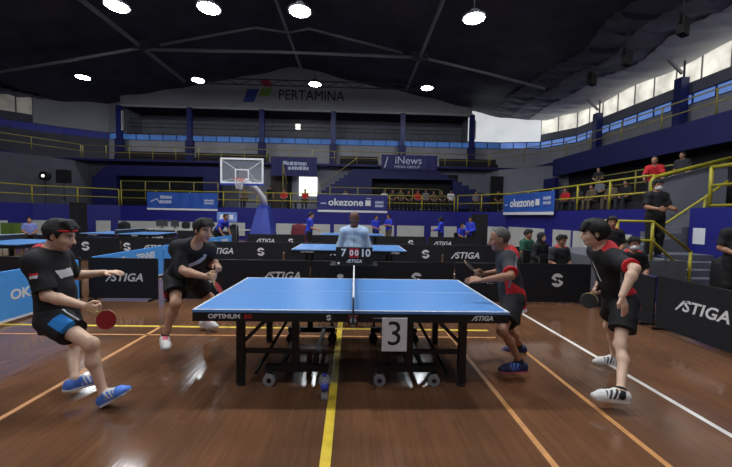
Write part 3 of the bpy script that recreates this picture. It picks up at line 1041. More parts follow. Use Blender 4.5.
p = at_y(147, 193, YB); q = at_y(217.5, 193, YB)
t, mt, L, H = banner((p[0], YB), (q[0], YB), 1.72, 2.82, 'blue sponsor banner on the far railing at left', M['blue_print'])
MB().box(-L/2, L/2, 0, .11, .013, .02, 0, mt).build('hem', M['print_white'], t)
small_print(mt, -L*.23, H*.60, L*.17, H*.52, 2, t)
small_print(mt, L*.38, H*.50, L*.14, H*.32, 2, t)
MB().bar((-L*.45, .5, .018), (-L*.36, .7, .018), .07, .006, up=(0, 0, 1)).bar((-L*.36, .7, .018), (-L*.31, .4, .018), .07, .006).build('flourish', M['fade_print'], t).matrix_local = mt
p = at_y(318, 195, YB); q = at_y(387.5, 195, YB)
t, mt, L, H = banner((p[0], YB), (q[0], YB), 1.78, 2.90, 'navy sponsor banner on the far railing behind the umpire', M['navy_print'])
MB().box(-L/2, L/2, 0, .13, .013, .02, 0, mt).build('hem', M['print_white'], t)
put_text('okezone', local(mt, -L*.1, H*.55), .62, M['print_white'], t, extrude=.004, bold=.014, width=L*.5)
MB().box(-.17, .17, -.17, .17, 0, .005, 0, local(mt, L*.22, H*.54)).build('emblem', M['print_white'], t)
small_print(mt, L*.385, H*.50, L*.12, H*.40, 2, t)
small_print(mt, -L*.42, H*.50, L*.08, H*.12, 1, t)
small_print(mt, L*.23, H*.80, L*.07, H*.08, 1, t)
t, mt, L, H = banner((8.38, 15.55), (8.88, 11.45), 1.78, 2.86, 'blue sponsor banner on the right stand corner railing', M['blue_print'])
MB().box(-L/2, L/2, 0, .14, .013, .02, 0, mt).build('hem', M['print_white'], t)
put_text('okezone', local(mt, -L*.09, H*.56), .62, M['print_white'], t, extrude=.004, bold=.014, width=L*.5)
MB().box(-.15, .15, -.15, .15, 0, .005, 0, local(mt, L*.22, H*.56)).build('emblem', M['print_white'], t)
small_print(mt, L*.385, H*.62, L*.13, H*.40, 2, t)
small_print(mt, -L*.43, H*.50, L*.07, H*.10, 1, t)
YN = 22.4
p = at_y(381.5, 157, YN); q = at_y(437.5, 157, YN)
t, mt, L, H = banner((p[0], YN), (q[0], YN), 5.08, 6.2, 'dark navy banner on the upper railing', M['navy_banner'])
put_text('iNews', local(mt, -L*.02, H*.62), .80, M['fade_print'], t, extrude=.004)
put_text('MEDIA GROUP', local(mt, -L*.04, H*.2), .27, M['fade_print'], t, extrude=.004, width=L*.46)
MB().bar((-L*.44, .15, .018), (-L*.39, .95, .018), .08, .006).build('slash', M['fade_print'], t).matrix_local = mt
p = at_y(271, 157, YN); q = at_y(317, 157, YN)
t, mt, L, H = banner((p[0], YN), (q[0], YN), 4.45, 5.86, 'purple sponsor banner above the bright doorway', M['navy_banner'])
small_print(mt, L*.06, H*.66, L*.44, H*.26, 1, t)
small_print(mt, L*.10, H*.42, L*.46, H*.26, 1, t)
MB().box(-L*.24, -L*.15, H*.60, H*.78, .013, .018, 0, mt).build('emblem', M['fade_print'], t)

# ================================================================== TABLES
def tennis_table(x, y, label, group=None, near=False):
    t = thing('table_tennis_table', label, 'table', (x, y, 0), group=group)
    zt = .76
    top = MB()
    top.box(-1.37, -.003, -.7625, .7625, zt-.022, zt)
    top.box(.003, 1.37, -.7625, .7625, zt-.022, zt)
    tb = top.build('tabletop', M['table_blue'], t)
    ln = MB()
    for s in (-1, 1):
        ln.box(-1.37, 1.37, s*.7625-(.02 if s > 0 else 0), s*.7625+(.02 if s < 0 else 0), zt, zt+.0012)
        ln.box(s*1.37-(.02 if s > 0 else 0), s*1.37+(.02 if s < 0 else 0), -.7425, .7425, zt, zt+.0012)
    ln.box(-1.35, 1.35, -.0025, .0025, zt, zt+.0012)
    ln.build('edge_lines', M['white_line'], tb)
    ap = MB()
    za, zb = zt-.1, zt-.022
    for s in (-1, 1):
        for (a, b) in ((-1.368, -.012), (.012, 1.368)):
            ap.box(a, b, s*.76-(.03 if s > 0 else 0), s*.76+(.03 if s < 0 else 0), za, zb)
        ap.box(s*1.368-(.03 if s > 0 else 0), s*1.368+(.03 if s < 0 else 0), -.73, .73, za, zb)
    ap.build('apron', M['apron_black'], t, bevel=.004)
    for s in (-1, 1):
        for yy in (-.54, .54):
            lg = MB(); lg.box(s*1.03-.034, s*1.03+.034, yy-.03, yy+.03, .02, za)
            lo = lg.build('leg', M['black_metal'], t, bevel=.004)
            MB().cyl((s*1.03, yy, .01), (0, 0, 1), .038, .02, 16).build('foot', M['dark_rubber'], lo)
            if near:
                MB().bar((s*1.03, yy, .38), (s*.74, yy, za+.01), .03, .035).build('brace', M['black_metal'], t)
                MB().box(min(s*1.0, s*.50), max(s*1.0, s*.50), yy-.015, yy+.015, .30, .34).build('crossbar', M['black_metal'], t)
                MB().box(s*.53-.032, s*.53+.032, yy-.03, yy+.03, .19, za).build('column', M['black_metal'], t, bevel=.004)
        if near:
            fr = MB()
            for yy in (-.54, .54):
                fr.box(min(s*.80, s*.22), max(s*.80, s*.22), yy-.025, yy+.025, .13, .19)
            for xx in (.66, .36):
                fr.box(s*xx-.02, s*xx+.02, -.515, .515, .14, .18)
            fr.bar((s*.34, -.5, .16), (s*.34, -.5, .30), .05, .05)
            fr.bar((s*.9, -.54, .1), (s*.62, .2, .6), .022, .022)
            fr.build('trolley', M['black_metal'], t, bevel=.004)
            MB().box(min(s*.74, s*.3), max(s*.74, s*.3), -.45, -.43, .09, .125).build('locking_bar', M['steel_dark'], t)
            for xx in (.765, .255):
                for yy in (-.54, .54):
                    w = MB()
                    w.cyl((s*xx, yy-.03, .055), (0, 1, 0), .055, .022, 24)
                    w.cyl((s*xx, yy+.03, .055), (0, 1, 0), .055, .022, 24)
                    wo = w.build('castor', M['grey_rubber'] if yy < 0 else M['dark_rubber'], t)
                    MB().cyl((s*xx, yy, .055), (0, 1, 0), .022, .09, 12).box(s*xx-.022, s*xx+.022, yy-.008, yy+.008, .05, .13).build('fork', M['black_metal'], wo)
    # net
    nt = MB()
    nt.box(-.004, .004, -.915, .915, zt+.005, zt+.139)
    no = nt.build('net', M['net_black'], t)
    MB().box(-.008, .008, -.915, .915, zt+.138, zt+.1525).build('net_tape', M['net_white'], no)
    for s in (-1, 1):
        p = MB()
        p.tube([(0, s*.915, zt-.03), (0, s*.915, zt+.155)], .008, 10)
        p.bar((0, s*.75, zt-.06), (0, s*.925, zt-.06), .05, .02)
        p.bar((0, s*.915, zt-.06), (0, s*.915, zt-.03), .02, .02)
        p.build('net_post', M['steel_dark'], no)
        c = MB(); c.box(-.04, -.018, s*.78-.02, s*.78+.02, zt-.125, zt-.035); c.box(.018, .04, s*.78-.02, s*.78+.02, zt-.125, zt-.035)
        c.box(-.04, .04, s*.78-.02, s*.78+.02, zt-.1, zt-.08)
        c.build('clamp', M['clamp_red'], no)
    return t


M['clamp_red'] = mat('clamp_red', (120, 52, 46), .5, metal=.2)
FRONT = frame_on((0, 0, 0), (1, 0, 0), (0, 0, 1))


def plane_at(x, y, z, right=(1, 0, 0)):
    return frame_on((x, y, z), right, (0, 0, 1))


TT = tennis_table(0, 0, 'large blue table tennis table on black wheeled legs in the middle of the court', near=True)
put_text('OPTIMUM', plane_at(-1.10, -.7625, .702), .052, M['print_white'], TT, width=.27, extrude=.001, bold=.0015)
put_text('30', plane_at(-.90, -.7625, .702), .052, M['print_red'], TT, width=.07, extrude=.001, bold=.001)
table_brand(plane_at(1.13, -.7625, .702), .042, TT, M['print_white'])
round_emblem(plane_at(-.21, -.7625, .70), .022, TT, M['print_white'])
MB().box(.17, .40, -.7635, -.76, .695, .701).build('stripe', M['print_grey'], TT)

t = thing('number_card', 'white card with a large black 3 hanging from the near table edge', 'card', (.358, -.79, .42))
MB().box(-.108, .108, -.004, .004, 0, .29).build('sheet', M['cloth_white'], t)
put_text('3', plane_at(0, -.0045, .145), .30, M['print_black'], t, extrude=.001, bold=0)

T2 = tennis_table(-.12, 5.25, 'blue table tennis table behind the umpire', 'tables of the other courts')
put_text('OPTIMUM', plane_at(-1.0, -.7625, .70), .055, M['print_white'], T2, width=.3, extrude=.001)
table_brand(plane_at(1.1, -.7625, .70), .045, T2, M['print_white'])
T3 = tennis_table(-.1, 11.6, 'far blue table tennis table before the two blue shirted players', 'tables of the other courts')
T4 = tennis_table(-8.7, 10.0, 'blue table tennis table on the far left court', 'tables of the other courts')
T5 = tennis_table(-9.3, 5.4, 'blue table tennis table at the left edge, behind the near left player', 'tables of the other courts')
for T in (T3, T4, T5):
    put_text('OPTIMUM', plane_at(-.9, -.7625, .70), .06, M['print_white'], T, width=.34, extrude=.001)
    table_brand(plane_at(.6, -.7625, .70), .05, T, M['print_white'])


# ------------------------------------------------------------------ court barriers
def barrier(a, b, label, mats=None, h=.74, marks=(), group=None):
    """folding court surround from a to b; its printed face is to the right of a->b when seen from above (towards the viewer for left-to-right runs)"""
    mats = mats or M['barrier_black']
    a = Vector((a[0], a[1], 0)); b = Vector((b[0], b[1], 0))
    d = b-a; L = d.length; d.normalize()
    c = (a+b)/2
    t = thing('court_barrier', label, 'barrier', c, math.atan2(d.y, d.x), group)
    MB().box(-L/2+.006, L/2-.006, -.012, .012, .03, h).build('panel', mats, t, bevel=.006)
    MB().tube([(-L/2+.012, 0, .02), (-L/2+.012, 0, h+.004), (L/2-.012, 0, h+.004), (L/2-.012, 0, .02)], .012, 8).build('frame', M['black_metal'] if mats is M['barrier_black'] else mats, t)
    if mats is M['blue_banner']:
        MB().box(-L/2+.01, L/2-.01, -.0145, -.012, .03, .065).build('hem', M['print_white'], t)
    for sx in (-1, 1):
        MB().box(sx*(L/2-.10)-.015, sx*(L/2-.10)+.015, -.14, .14, 0, .03).build('foot', M['black_metal'], t)
    for mk in marks:
        kind, x, z, s = mk[:4]
        mt = plane_at(x, -.0135, z)
        if kind == 'brand': table_brand(mt, s, t, M['print_white'])
        elif kind == 'emblem': round_emblem(mt, s, t, M['print_white'])
        else: put_text(kind, mt, s, M['print_white'], t, extrude=.001, bold=s*.03)
    return t


BY = 2.55
barrier((-4.72, BY), (-3.50, BY), 'black wordmark barrier behind the outstretched arm of the near left player', marks=(('brand', .02, .40, .145),))
barrier((-3.40, BY), (-.80, BY), 'black wordmark barrier just behind the left half of the main table', marks=(('brand', .80, .46, .15), ('emblem', -.5, .42, .09)))
barrier((-.78, BY), (1.84, BY), 'black barrier with a round emblem behind the right half of the main table', marks=(('emblem', .62, .45, .1), ('brand', -.55, .45, .15)))
barrier((1.86, BY), (4.42, BY), 'black barrier with a round emblem in front of the three seated spectators', marks=(('emblem', .64, .45, .115), ('. . .', -.62, .40, .1)))
barrier((4.5, 2.5), (4.5, 1.25), 'black barrier running towards the viewer beside the seated masked man', marks=())
barrier((4.5, 1.22), (4.5, -1.35), 'black wordmark barrier along the right side of the court', marks=(('brand', -.62, .43, .155), ), h=.76)
barrier((-4.78, -.3), (-4.78, 2.4), 'bright blue lettered barrier along the left side of the court', M['blue_banner'], .72, (('OKEZONE', .62, .38, .2),))
# the blue run needs its printed face towards the court
row2 = 6.5
barrier((-4.55, row2), (-2.10, row2), 'black wordmark barrier of the second row behind the left table half', marks=(('brand', -.6, .47, .17), ('emblem', .58, .47, .11)))
barrier((-2.06, row2), (.30, row2), 'black wordmark barrier of the second row behind the left end of the far table', marks=(('brand', .55, .47, .17),))
barrier((.34, row2), (2.62, row2), 'black emblem barrier of the second row right of the umpire', marks=(('emblem', .65, .47, .12),))
barrier((2.66, row2), (4.5, row2), 'black wordmark barrier of the second row behind the right table half', marks=(('brand', -.25, .44, .19), ))
barrier((4.55, row2-.1), (5.3, row2-1.4), 'narrow turned black barrier with an emblem behind the grey haired player', marks=(('emblem', -.1, .45, .12),))
row3 = 10.6
barrier((-4.4, row3), (-2.05, row3), 'black wordmark barrier of the third row at the foot of the basketball stand', marks=(('brand', -.45, .47, .17), ('emblem', .6, .47, .11)))
barrier((-1.9, row3), (.3, row3), 'black barrier of the third row behind the umpire', marks=(('brand', .4, .47, .17),))
barrier((.9, row3), (3.0, row3), 'black emblem barrier of the third row before the woman in blue', marks=(('emblem', .4, .47, .12), ))
barrier((3.05, row3), (5.3, row3), 'black wordmark barrier of the third row before the blue shirted seated group', marks=(('brand', -.5, .47, .17),))
# left courts
for k, (y0, y1, lab) in enumerate(((4.95, 2.66, 'nearest the court'), (7.3, 5.0, 'in the middle of its run'), (9.7, 7.35, 'farthest back in its run'))):
    barrier((-4.74, y1), (-4.74, y0), 'bright blue TABLE TENNIS barrier between the courts, %s' % lab, M['blue_banner'], .74, (('TABLE', -.55, .57, .2), ('TENNIS', .45, .57, .2)))
barrier((-9.9, 7.4), (-7.4, 7.4), 'black wordmark barrier on the left court, first', marks=(('emblem', .2, .47, .13), ('brand', -.6, .47, .15)))['label'] = 'black barrier of the left court standing behind the near left player'
barrier((-7.35, 7.4), (-4.9, 7.4), 'black wordmark barrier of the left court between the two left players', marks=(('brand', -.2, .45, .16), ('emblem', -1.05, .47, .12)))
barrier((-7.3, BY), (-4.85, BY), 'black barrier of the left court behind the shoulder of the near left player', marks=(('brand', -.4, .4, .15),))
barrier((-9.8, BY), (-7.35, BY), 'black barrier at the left edge above the blue lettered barrier', marks=(('brand', .4, .4, .15),))
barrier((-10.6, 12.3), (-8.2, 12.3), 'black barrier of the far left court, left end', marks=(('brand', .3, .47, .16),))
barrier((-8.1, 12.3), (-5.7, 12.3), 'black barrier of the far left court, right end', marks=(('brand', .2, .47, .16), ('emblem', .9, .47, .1)))

# ------------------------------------------------------------------ umpire desk
ud = thing('umpire_table', 'small black umpire table just beyond the net', 'table', (.0, 1.32, 0))
MB().box(-.34, .34, -.2, .2, .85, .88).build('table_top', M['black_metal'], ud, bevel=.006)
MB().box(-.33, .33, -.19, -.17, .52, .85).box(-.33, -.31, -.17, .17, .52, .85).box(.31, .33, -.17, .17, .52, .85).build('modesty_panel', M['barrier_black'], ud)
for sx in (-.3, .3):
    for sy in (-.15, .15):
        MB().box(sx-.018, sx+.018, sy-.018, sy+.018, 0, .85).build('leg', M['black_metal'], ud)
pl = MB(); pl.cyl((0, 0, 0), (0, 1, 0), .045, .006, 24)
o = pl.build('oval_badge', M['print_white'], ud); o.location = (-.19, -.195, .725); o.scale = (1.0, 1, .72)
sb = thing('scoreboard', 'black flip scoreboard reading 7 and 10 on the umpire table', 'scoreboard', (0, 1.27, .88))
MB().prism([(-.06, 0), (.06, 0), (.012, .245), (-.012, .245)], frame_on((-.265, 0, 0), (0, 1, 0), (0, 0, 1)), .53).build('stand', M['apron_black'], sb)
tilt = Matrix.Rotation(0, 4, 'X')
sm = frame_on((0, -.064, 0), (1, 0, 0), (0, .19, .98))
def on_score(x, y): return sm @ Matrix.Translation((x, y, .0045))
for x, w, txt, mm, tm in ((-.155, .13, '7', 'apron_black', 'print_white'), (-.04, .062, '0', 'print_red', 'print_white'), (.035, .062, '0', 'print_red', 'print_white'), (.16, .15, '10', 'apron_black', 'print_white')):
    card = MB(); card.box(x-w/2, x+w/2, .10, .235, 0, .004, 0, sm)
    co = card.build('score_card', M[mm], sb)
    co['label'] = 'flip card showing %s' % txt
    put_text(txt, on_score(x, .165), .15 if w > .07 else .11, M[tm], co, extrude=.0006, bold=.004)
table_brand(on_score(0, .048), .05, sb, M['print_white'])
bl = thing('ball', 'white table tennis ball lying on the umpire table', 'ball', (-.22, 1.16, .90))
bm = bmesh.new(); bmesh.ops.create_uvsphere(bm, u_segments=16, v_segments=10, radius=.02)
me = bpy.data.meshes.new('shell'); bm.to_mesh(me); bm.free(); link_mesh('shell', me, M['print_white'], bl)

# bottle on the floor
p = at_z(324.5, 400, 0)
bt = thing('water_bottle', 'clear plastic water bottle with a blue label standing under the near table edge', 'bottle', (float(p[0]), float(p[1]), 0))
MB().lathe([(.026, 0), (.031, .006), (.031, .05), (.029, .06), (.031, .07), (.031, .15), (.026, .175), (.013, .195), (.012, .212)], 20).build('bottle_body', M['clear_plastic'], bt)
MB().lathe([(.0318, .085), (.0318, .148)], 20).build('wrapper', M['label_blue'], bt)
MB().lathe([(.0145, .207), (.0145, .225), (.012, .228)], 16).build('cap', M['label_blue'], bt)

# ------------------------------------------------------------------ basketball stand
bs = thing('basketball_stand', 'portable basketball stand with a clear backboard and blue padded base', 'basketball stand', (-4.32, 12.6, 0))
pd = MB()
A = [(-.62, -.55, 0), (.62, -.55, 0), (.62, .75, 0), (-.62, .75, 0)]
B = [(-.22, .0, 1.98), (.22, .0, 1.98), (.22, .6, 1.98), (-.22, .6, 1.98)]
Av = [pd.bm.verts.new(v) for v in A]; Bv = [pd.bm.verts.new(v) for v in B]
pd.bm.faces.new(Av[::-1]); pd.bm.faces.new(Bv)
for k in range(4): pd.bm.faces.new((Av[k], Av[(k+1) % 4], Bv[(k+1) % 4], Bv[k]))
pd.build('padded_base', M['pad_blue'], bs, bevel=.04)
am = MB(); am.tube([(.05, .3, 1.9), (-.02, .1, 2.35), (-.25, -.35, 2.75), (-.5, -.85, 3.05)], [.15, .15, .13, .1], 10)
am.build('support_arm', M['print_white'], bs)
MB().tube([(.1, .4, 1.95), (-.2, -.1, 3.0), (-.5, -.8, 3.5)], .05, 8).build('brace', M['steel'], bs)
bx, by, bz = -4.91+4.32, 11.5-12.6, 2.9
bb = MB().box(bx-.9, bx+.9, by-.012, by+.012, bz, bz+1.05).build('backboard', M['acrylic'], bs)
fr = MB()
fr.box(bx-.92, bx+.92, by-.03, by+.03, bz-.02, bz+.05).box(bx-.92, bx+.92, by-.03, by+.03, bz+1.0, bz+1.07)
fr.box(bx-.92, bx-.85, by-.03, by+.03, bz+.05, bz+1.0).box(bx+.85, bx+.92, by-.03, by+.03, bz+.05, bz+1.0)
fr.build('board_frame', M['print_white'], bb)
tg = MB()
for a, b, c, d in ((-.30, .30, .15, .20), (-.30, .30, .55, .60), (-.30, -.25, .20, .55), (.25, .30, .20, .55)):
    tg.box(bx+a, bx+b, by-.02, by-.013, bz+c, bz+d)
tg.build('target_square', M['print_white'], bb)
MB().box(bx-.95, bx+.95, by-.045, by+.045, bz-.1, bz-.02).build('edge_pad', M['pad_blue'], bb)
MB().bar((bx-.86, by+.03, bz+.98), (bx-.3, by+.05, bz+.6), .03, .03).bar((bx+.86, by+.03, bz+.98), (bx+.3, by+.05, bz+.6), .03, .03).bar((bx-.86, by+.03, bz+.08), (bx-.3, by+.05, bz+.2), .02, .02).bar((bx+.86, by+.03, bz+.08), (bx+.3, by+.05, bz+.2), .02, .02).build('board_stays', M['print_white'], bb)
rm = MB()
rm.tube([(bx+.225*math.cos(a), by-.38+.225*math.sin(a), bz+.13) for a in np.linspace(0, 2*PI, 28, endpoint=False)], .014, 8, closed=True)
rm.box(bx-.08, bx+.08, by-.17, by-.01, bz+.06, bz+.14)
ro = rm.build('rim', M['orange'], bs)
nt = MB()
for k in range(12):
    a = 2*PI*k/12
    for sg in (-1, 1):
        pts = []
        for i in range(5):
            f = i/4; r = lerp(.22, .12, min(1, f*1.2)); aa = a+sg*f*PI/4
            pts.append((bx+r*math.cos(aa), by-.38+r*math.sin(aa), bz+.12-.45*f))
        nt.tube(pts, .007, 5)
nt.build('basket_net', M['net_white'], ro)


# ------------------------------------------------------------------ odds and ends of the far side
def loudspeaker(loc, w, h, d, label, pole=0):
    t = thing('loudspeaker', label, 'loudspeaker', loc)
    MB().box(-w/2, w/2, -d/2, d/2, pole, pole+h).build('cabinet', M['speaker_black'], t, bevel=.02)
    MB().box(-w*.44, w*.44, -d/2-.01, -d/2, pole+h*.06, pole+h*.94).build('grille', M['void_dark'], t)
    if pole:
        MB().tube([(0, 0, .3), (0, 0, pole)], .02, 8).build('pole', M['black_metal'], t)
        for k in range(3):
            a = 2*PI*k/3
            MB().tube([(0, 0, .5), (.4*math.cos(a), .4*math.sin(a), .01)], .015, 6).build('leg', M['black_metal'], t)
    return t


p = at_y(64, 183, 19.2)
loudspeaker((float(p[0]), 19.2, ZF), .62, .82, .45, 'black loudspeaker on a pole above the left stand railing', float(p[2])-ZF)
p = at_y(79, 235, 15.0)
loudspeaker((float(p[0]), 15.0, 0), .52, 2.0, .5, 'tall black loudspeaker stack before the blue wall at left')
p = at_y(479, 235, 12.2)
loudspeaker((float(p[0]), 12.2, 0), .6, 1.75, .5, 'tall black loudspeaker stack before the blue wall at right')
p = at_y(45, 176, 20.4)
t = thing('spot_lamp', 'small glowing spot lamp on a stand above the left railing', 'lamp', (float(p[0]), 20.4, ZF))
h = float(p[2])-ZF
MB().tube([(0, 0, 0), (0, 0, h-.25)], .02, 6).build('pole', M['black_metal'], t)
MB().cyl((0, 0, h), (0, 1, 0), .3, .3, 16).build('housing', M['speaker_black'], t)
MB().cyl((0, -.16, h), (0, 1, 0), .1, .03, 16).build('lens', M['led_spot'], t)

# long table with equipment before the white wall at left
pa = at_y(148, 231, 14.6); pb = at_y(250, 231, 14.6)
w = float(pb[0]-pa[0])
ft = thing('folding_table', 'long pale folding table before the white wall at left', 'table', (float(pa[0])+w/2, 14.6, 0))
MB().box(-w/2, w/2, -.35, .35, .70, .74).build('table_top', M['wall_white'], ft, bevel=.006)
for sx in (-1, 1):
    for sy in (-1, 1):
        MB().box(sx*(w/2-.15)-.02, sx*(w/2-.15)+.02, sy*.28-.02, sy*.28+.02, 0, .70).build('leg', M['steel_dark'], ft)


def monitor(px, label, w, h):
    p = at_y(px, 231, 14.6)
    t = thing('monitor', label, 'monitor', (float(p[0]), 14.6, .74))
    MB().box(-w/2, w/2, -.02, .02, .1, .1+h).build('screen', M['steel_dark'], t, bevel=.008)
    MB().box(-.03, .03, -.015, .015, 0, .12).box(-.12, .12, -.08, .08, 0, .012).build('stand', M['black_metal'], t)


monitor(162, 'grey monitor at the left end of the long table', .58, .34)
monitor(175, 'dark monitor in the middle of the long table', .4, .34)


def bag(loc, s, label, m_, handle=True):
    t = thing('bag', label, 'bag', loc)
    bm = bmesh.new(); bmesh.ops.create_cube(bm, size=1)
    bmesh.ops.subdivide_edges(bm, edges=bm.edges[:], cuts=4, use_grid_fill=True)
    for v in bm.verts:
        q = v.co.copy(); n_ = q.normalized()*.62
        q = q.lerp(n_, .5)
        v.co = Vector((q.x*s[0], q.y*s[1], (q.z+.5)*s[2]))
    zmin = min(v.co.z for v in bm.verts)
    for v in bm.verts: v.co.z = max(0, v.co.z-zmin-.01*s[2])
    for f in bm.faces: f.smooth = True
    me = bpy.data.meshes.new('body'); bm.to_mesh(me); bm.free()
    link_mesh('body', me, m_, t)
    if handle:
        MB().tube([(-s[0]*.22, 0, s[2]*.86), (-s[0]*.16, 0, s[2]*1.12), (s[0]*.16, 0, s[2]*1.12), (s[0]*.22, 0, s[2]*.86)], .012, 6).build('handle', M['black_metal'], t)
    return t


p = at_y(186, 231, 14.6); bag((float(p[0]), 14.6, .74), (.34, .25, .34), 'black bag on the long pale table', M['cloth_black'])
p = at_y(127, 231, 14.6); bag((float(p[0]), 14.4, 0), (.5, .3, .98), 'tall black kit bag before the white wall at left', M['cloth_black'])
p = at_y(236, 231, 14.2); bag((float(p[0]), 13.9, 0), (.42, .3, .95), 'dark kit bag left of the basketball stand', M['cloth_dark'])
p = at_y(299, 230, 14.5); bag((float(p[0]), 14.5, 0), (.75, .4, 1.02), 'dark red kit bag beside the man in blue', M['cloth_maroon'] if 'cloth_maroon' in M else mat('cloth_maroon', (110, 40, 50), .8))
# small printed display board left of the basketball stand
pa = at_y(217, 212, 13.6); pb = at_y(237, 222, 13.6)
w = float(pb[0]-pa[0]); z0 = float(pb[2]); z1 = float(pa[2])
t = thing('display_board', 'pale blue printed display board on thin legs left of the basketball stand', 'board', (float(pa[0])+w/2, 13.6, 0))
MB().box(-w/2, w/2, -.015, .015, z0, z1).build('printed_panel', mat('pale_print', (120, 150, 215), .6, noise=.35, scale=5), t)
for sx in (-1, 1):
    MB().tube([(sx*w*.46, .02, 0), (sx*w*.46, .02, z1)], .015, 6).build('leg', M['steel'], t)
for sx in (-.25, .22):
    MB().box(w*sx-.1, w*sx+.1, -.02, -.015, z0+.12, z1-.12).build('print_patch', M['print_white'], t)

# green chairs at the far left
for k, (px, words) in enumerate(((5, 'at the left edge'), (18, 'next to the seated person in pale blue'))):
    p = at_y(px, 240, 12.0)
    t = thing('plastic_chair', 'green plastic chair %s' % words, 'chair', (float(p[0]), 12.0, 0), .3, group='green plastic chairs')
    MB().box(-.24, .24, -.22, .22, .42, .46).build('seat', M['green_seat'], t, bevel=.015)
    MB().box(-.24, .24, .19, .23, .46, .98).build('backrest', M['green_seat'], t, bevel=.015)
    for sx in (-1, 1):
        for sy in (-1, 1):
            MB().tube([(sx*.2, sy*.18, .42), (sx*.22, sy*.21, 0)], .018, 6).build('leg', M['green_seat'], t)

# right side odds and ends
p = at_z(661, 282, .55)
t = thing('cooler_box', 'blue cooler box on the floor behind the right barrier', 'box', (5.75, 2.95, 0))
MB().box(-.2, .2, -.16, .16, 0, .42).build('body', M['pad_blue'], t, bevel=.02)
MB().box(-.21, .21, -.17, .17, .42, .5).build('lid', M['blue_wall'], t, bevel=.02)
t = bag((7.35, 2.85, 0), (.36, .3, .85), 'black bag standing at the foot of the yellow stair railing', M['cloth_black'], False)
MB().box(8.94, 8.955, 4.55, 4.85, .95, 1.35)
ps = thing('paper_sheet', 'white sheet taped to the blue wall behind the man at the right edge', 'sheet', (9.0, 5.02, 1.0))
MB().box(-.006, 0, -.16, .16, 0, .42).build('paper', M['cloth_white'], ps)
p = at_z(651, 322, .0)
t = thing('paper_scrap', 'small white paper scrap on the floor by the right barrier', 'paper', (float(p[0])-.03, float(p[1]), 0), .6)
MB().prism([(-.09, -.03), (.08, -.045), (.1, .03), (-.07, .045)], Matrix.Translation((0, 0, .001)), .004).build('sheet', M['cloth_white'], t)

# ================================================================== PEOPLE
# figures are grown as one smooth surface from a signed distance field around their joints
def V(*a): return np.array(a, dtype=float)


def unit(v):
    v = np.asarray(v, dtype=float)
    return v/max(1e-9, np.linalg.norm(v))


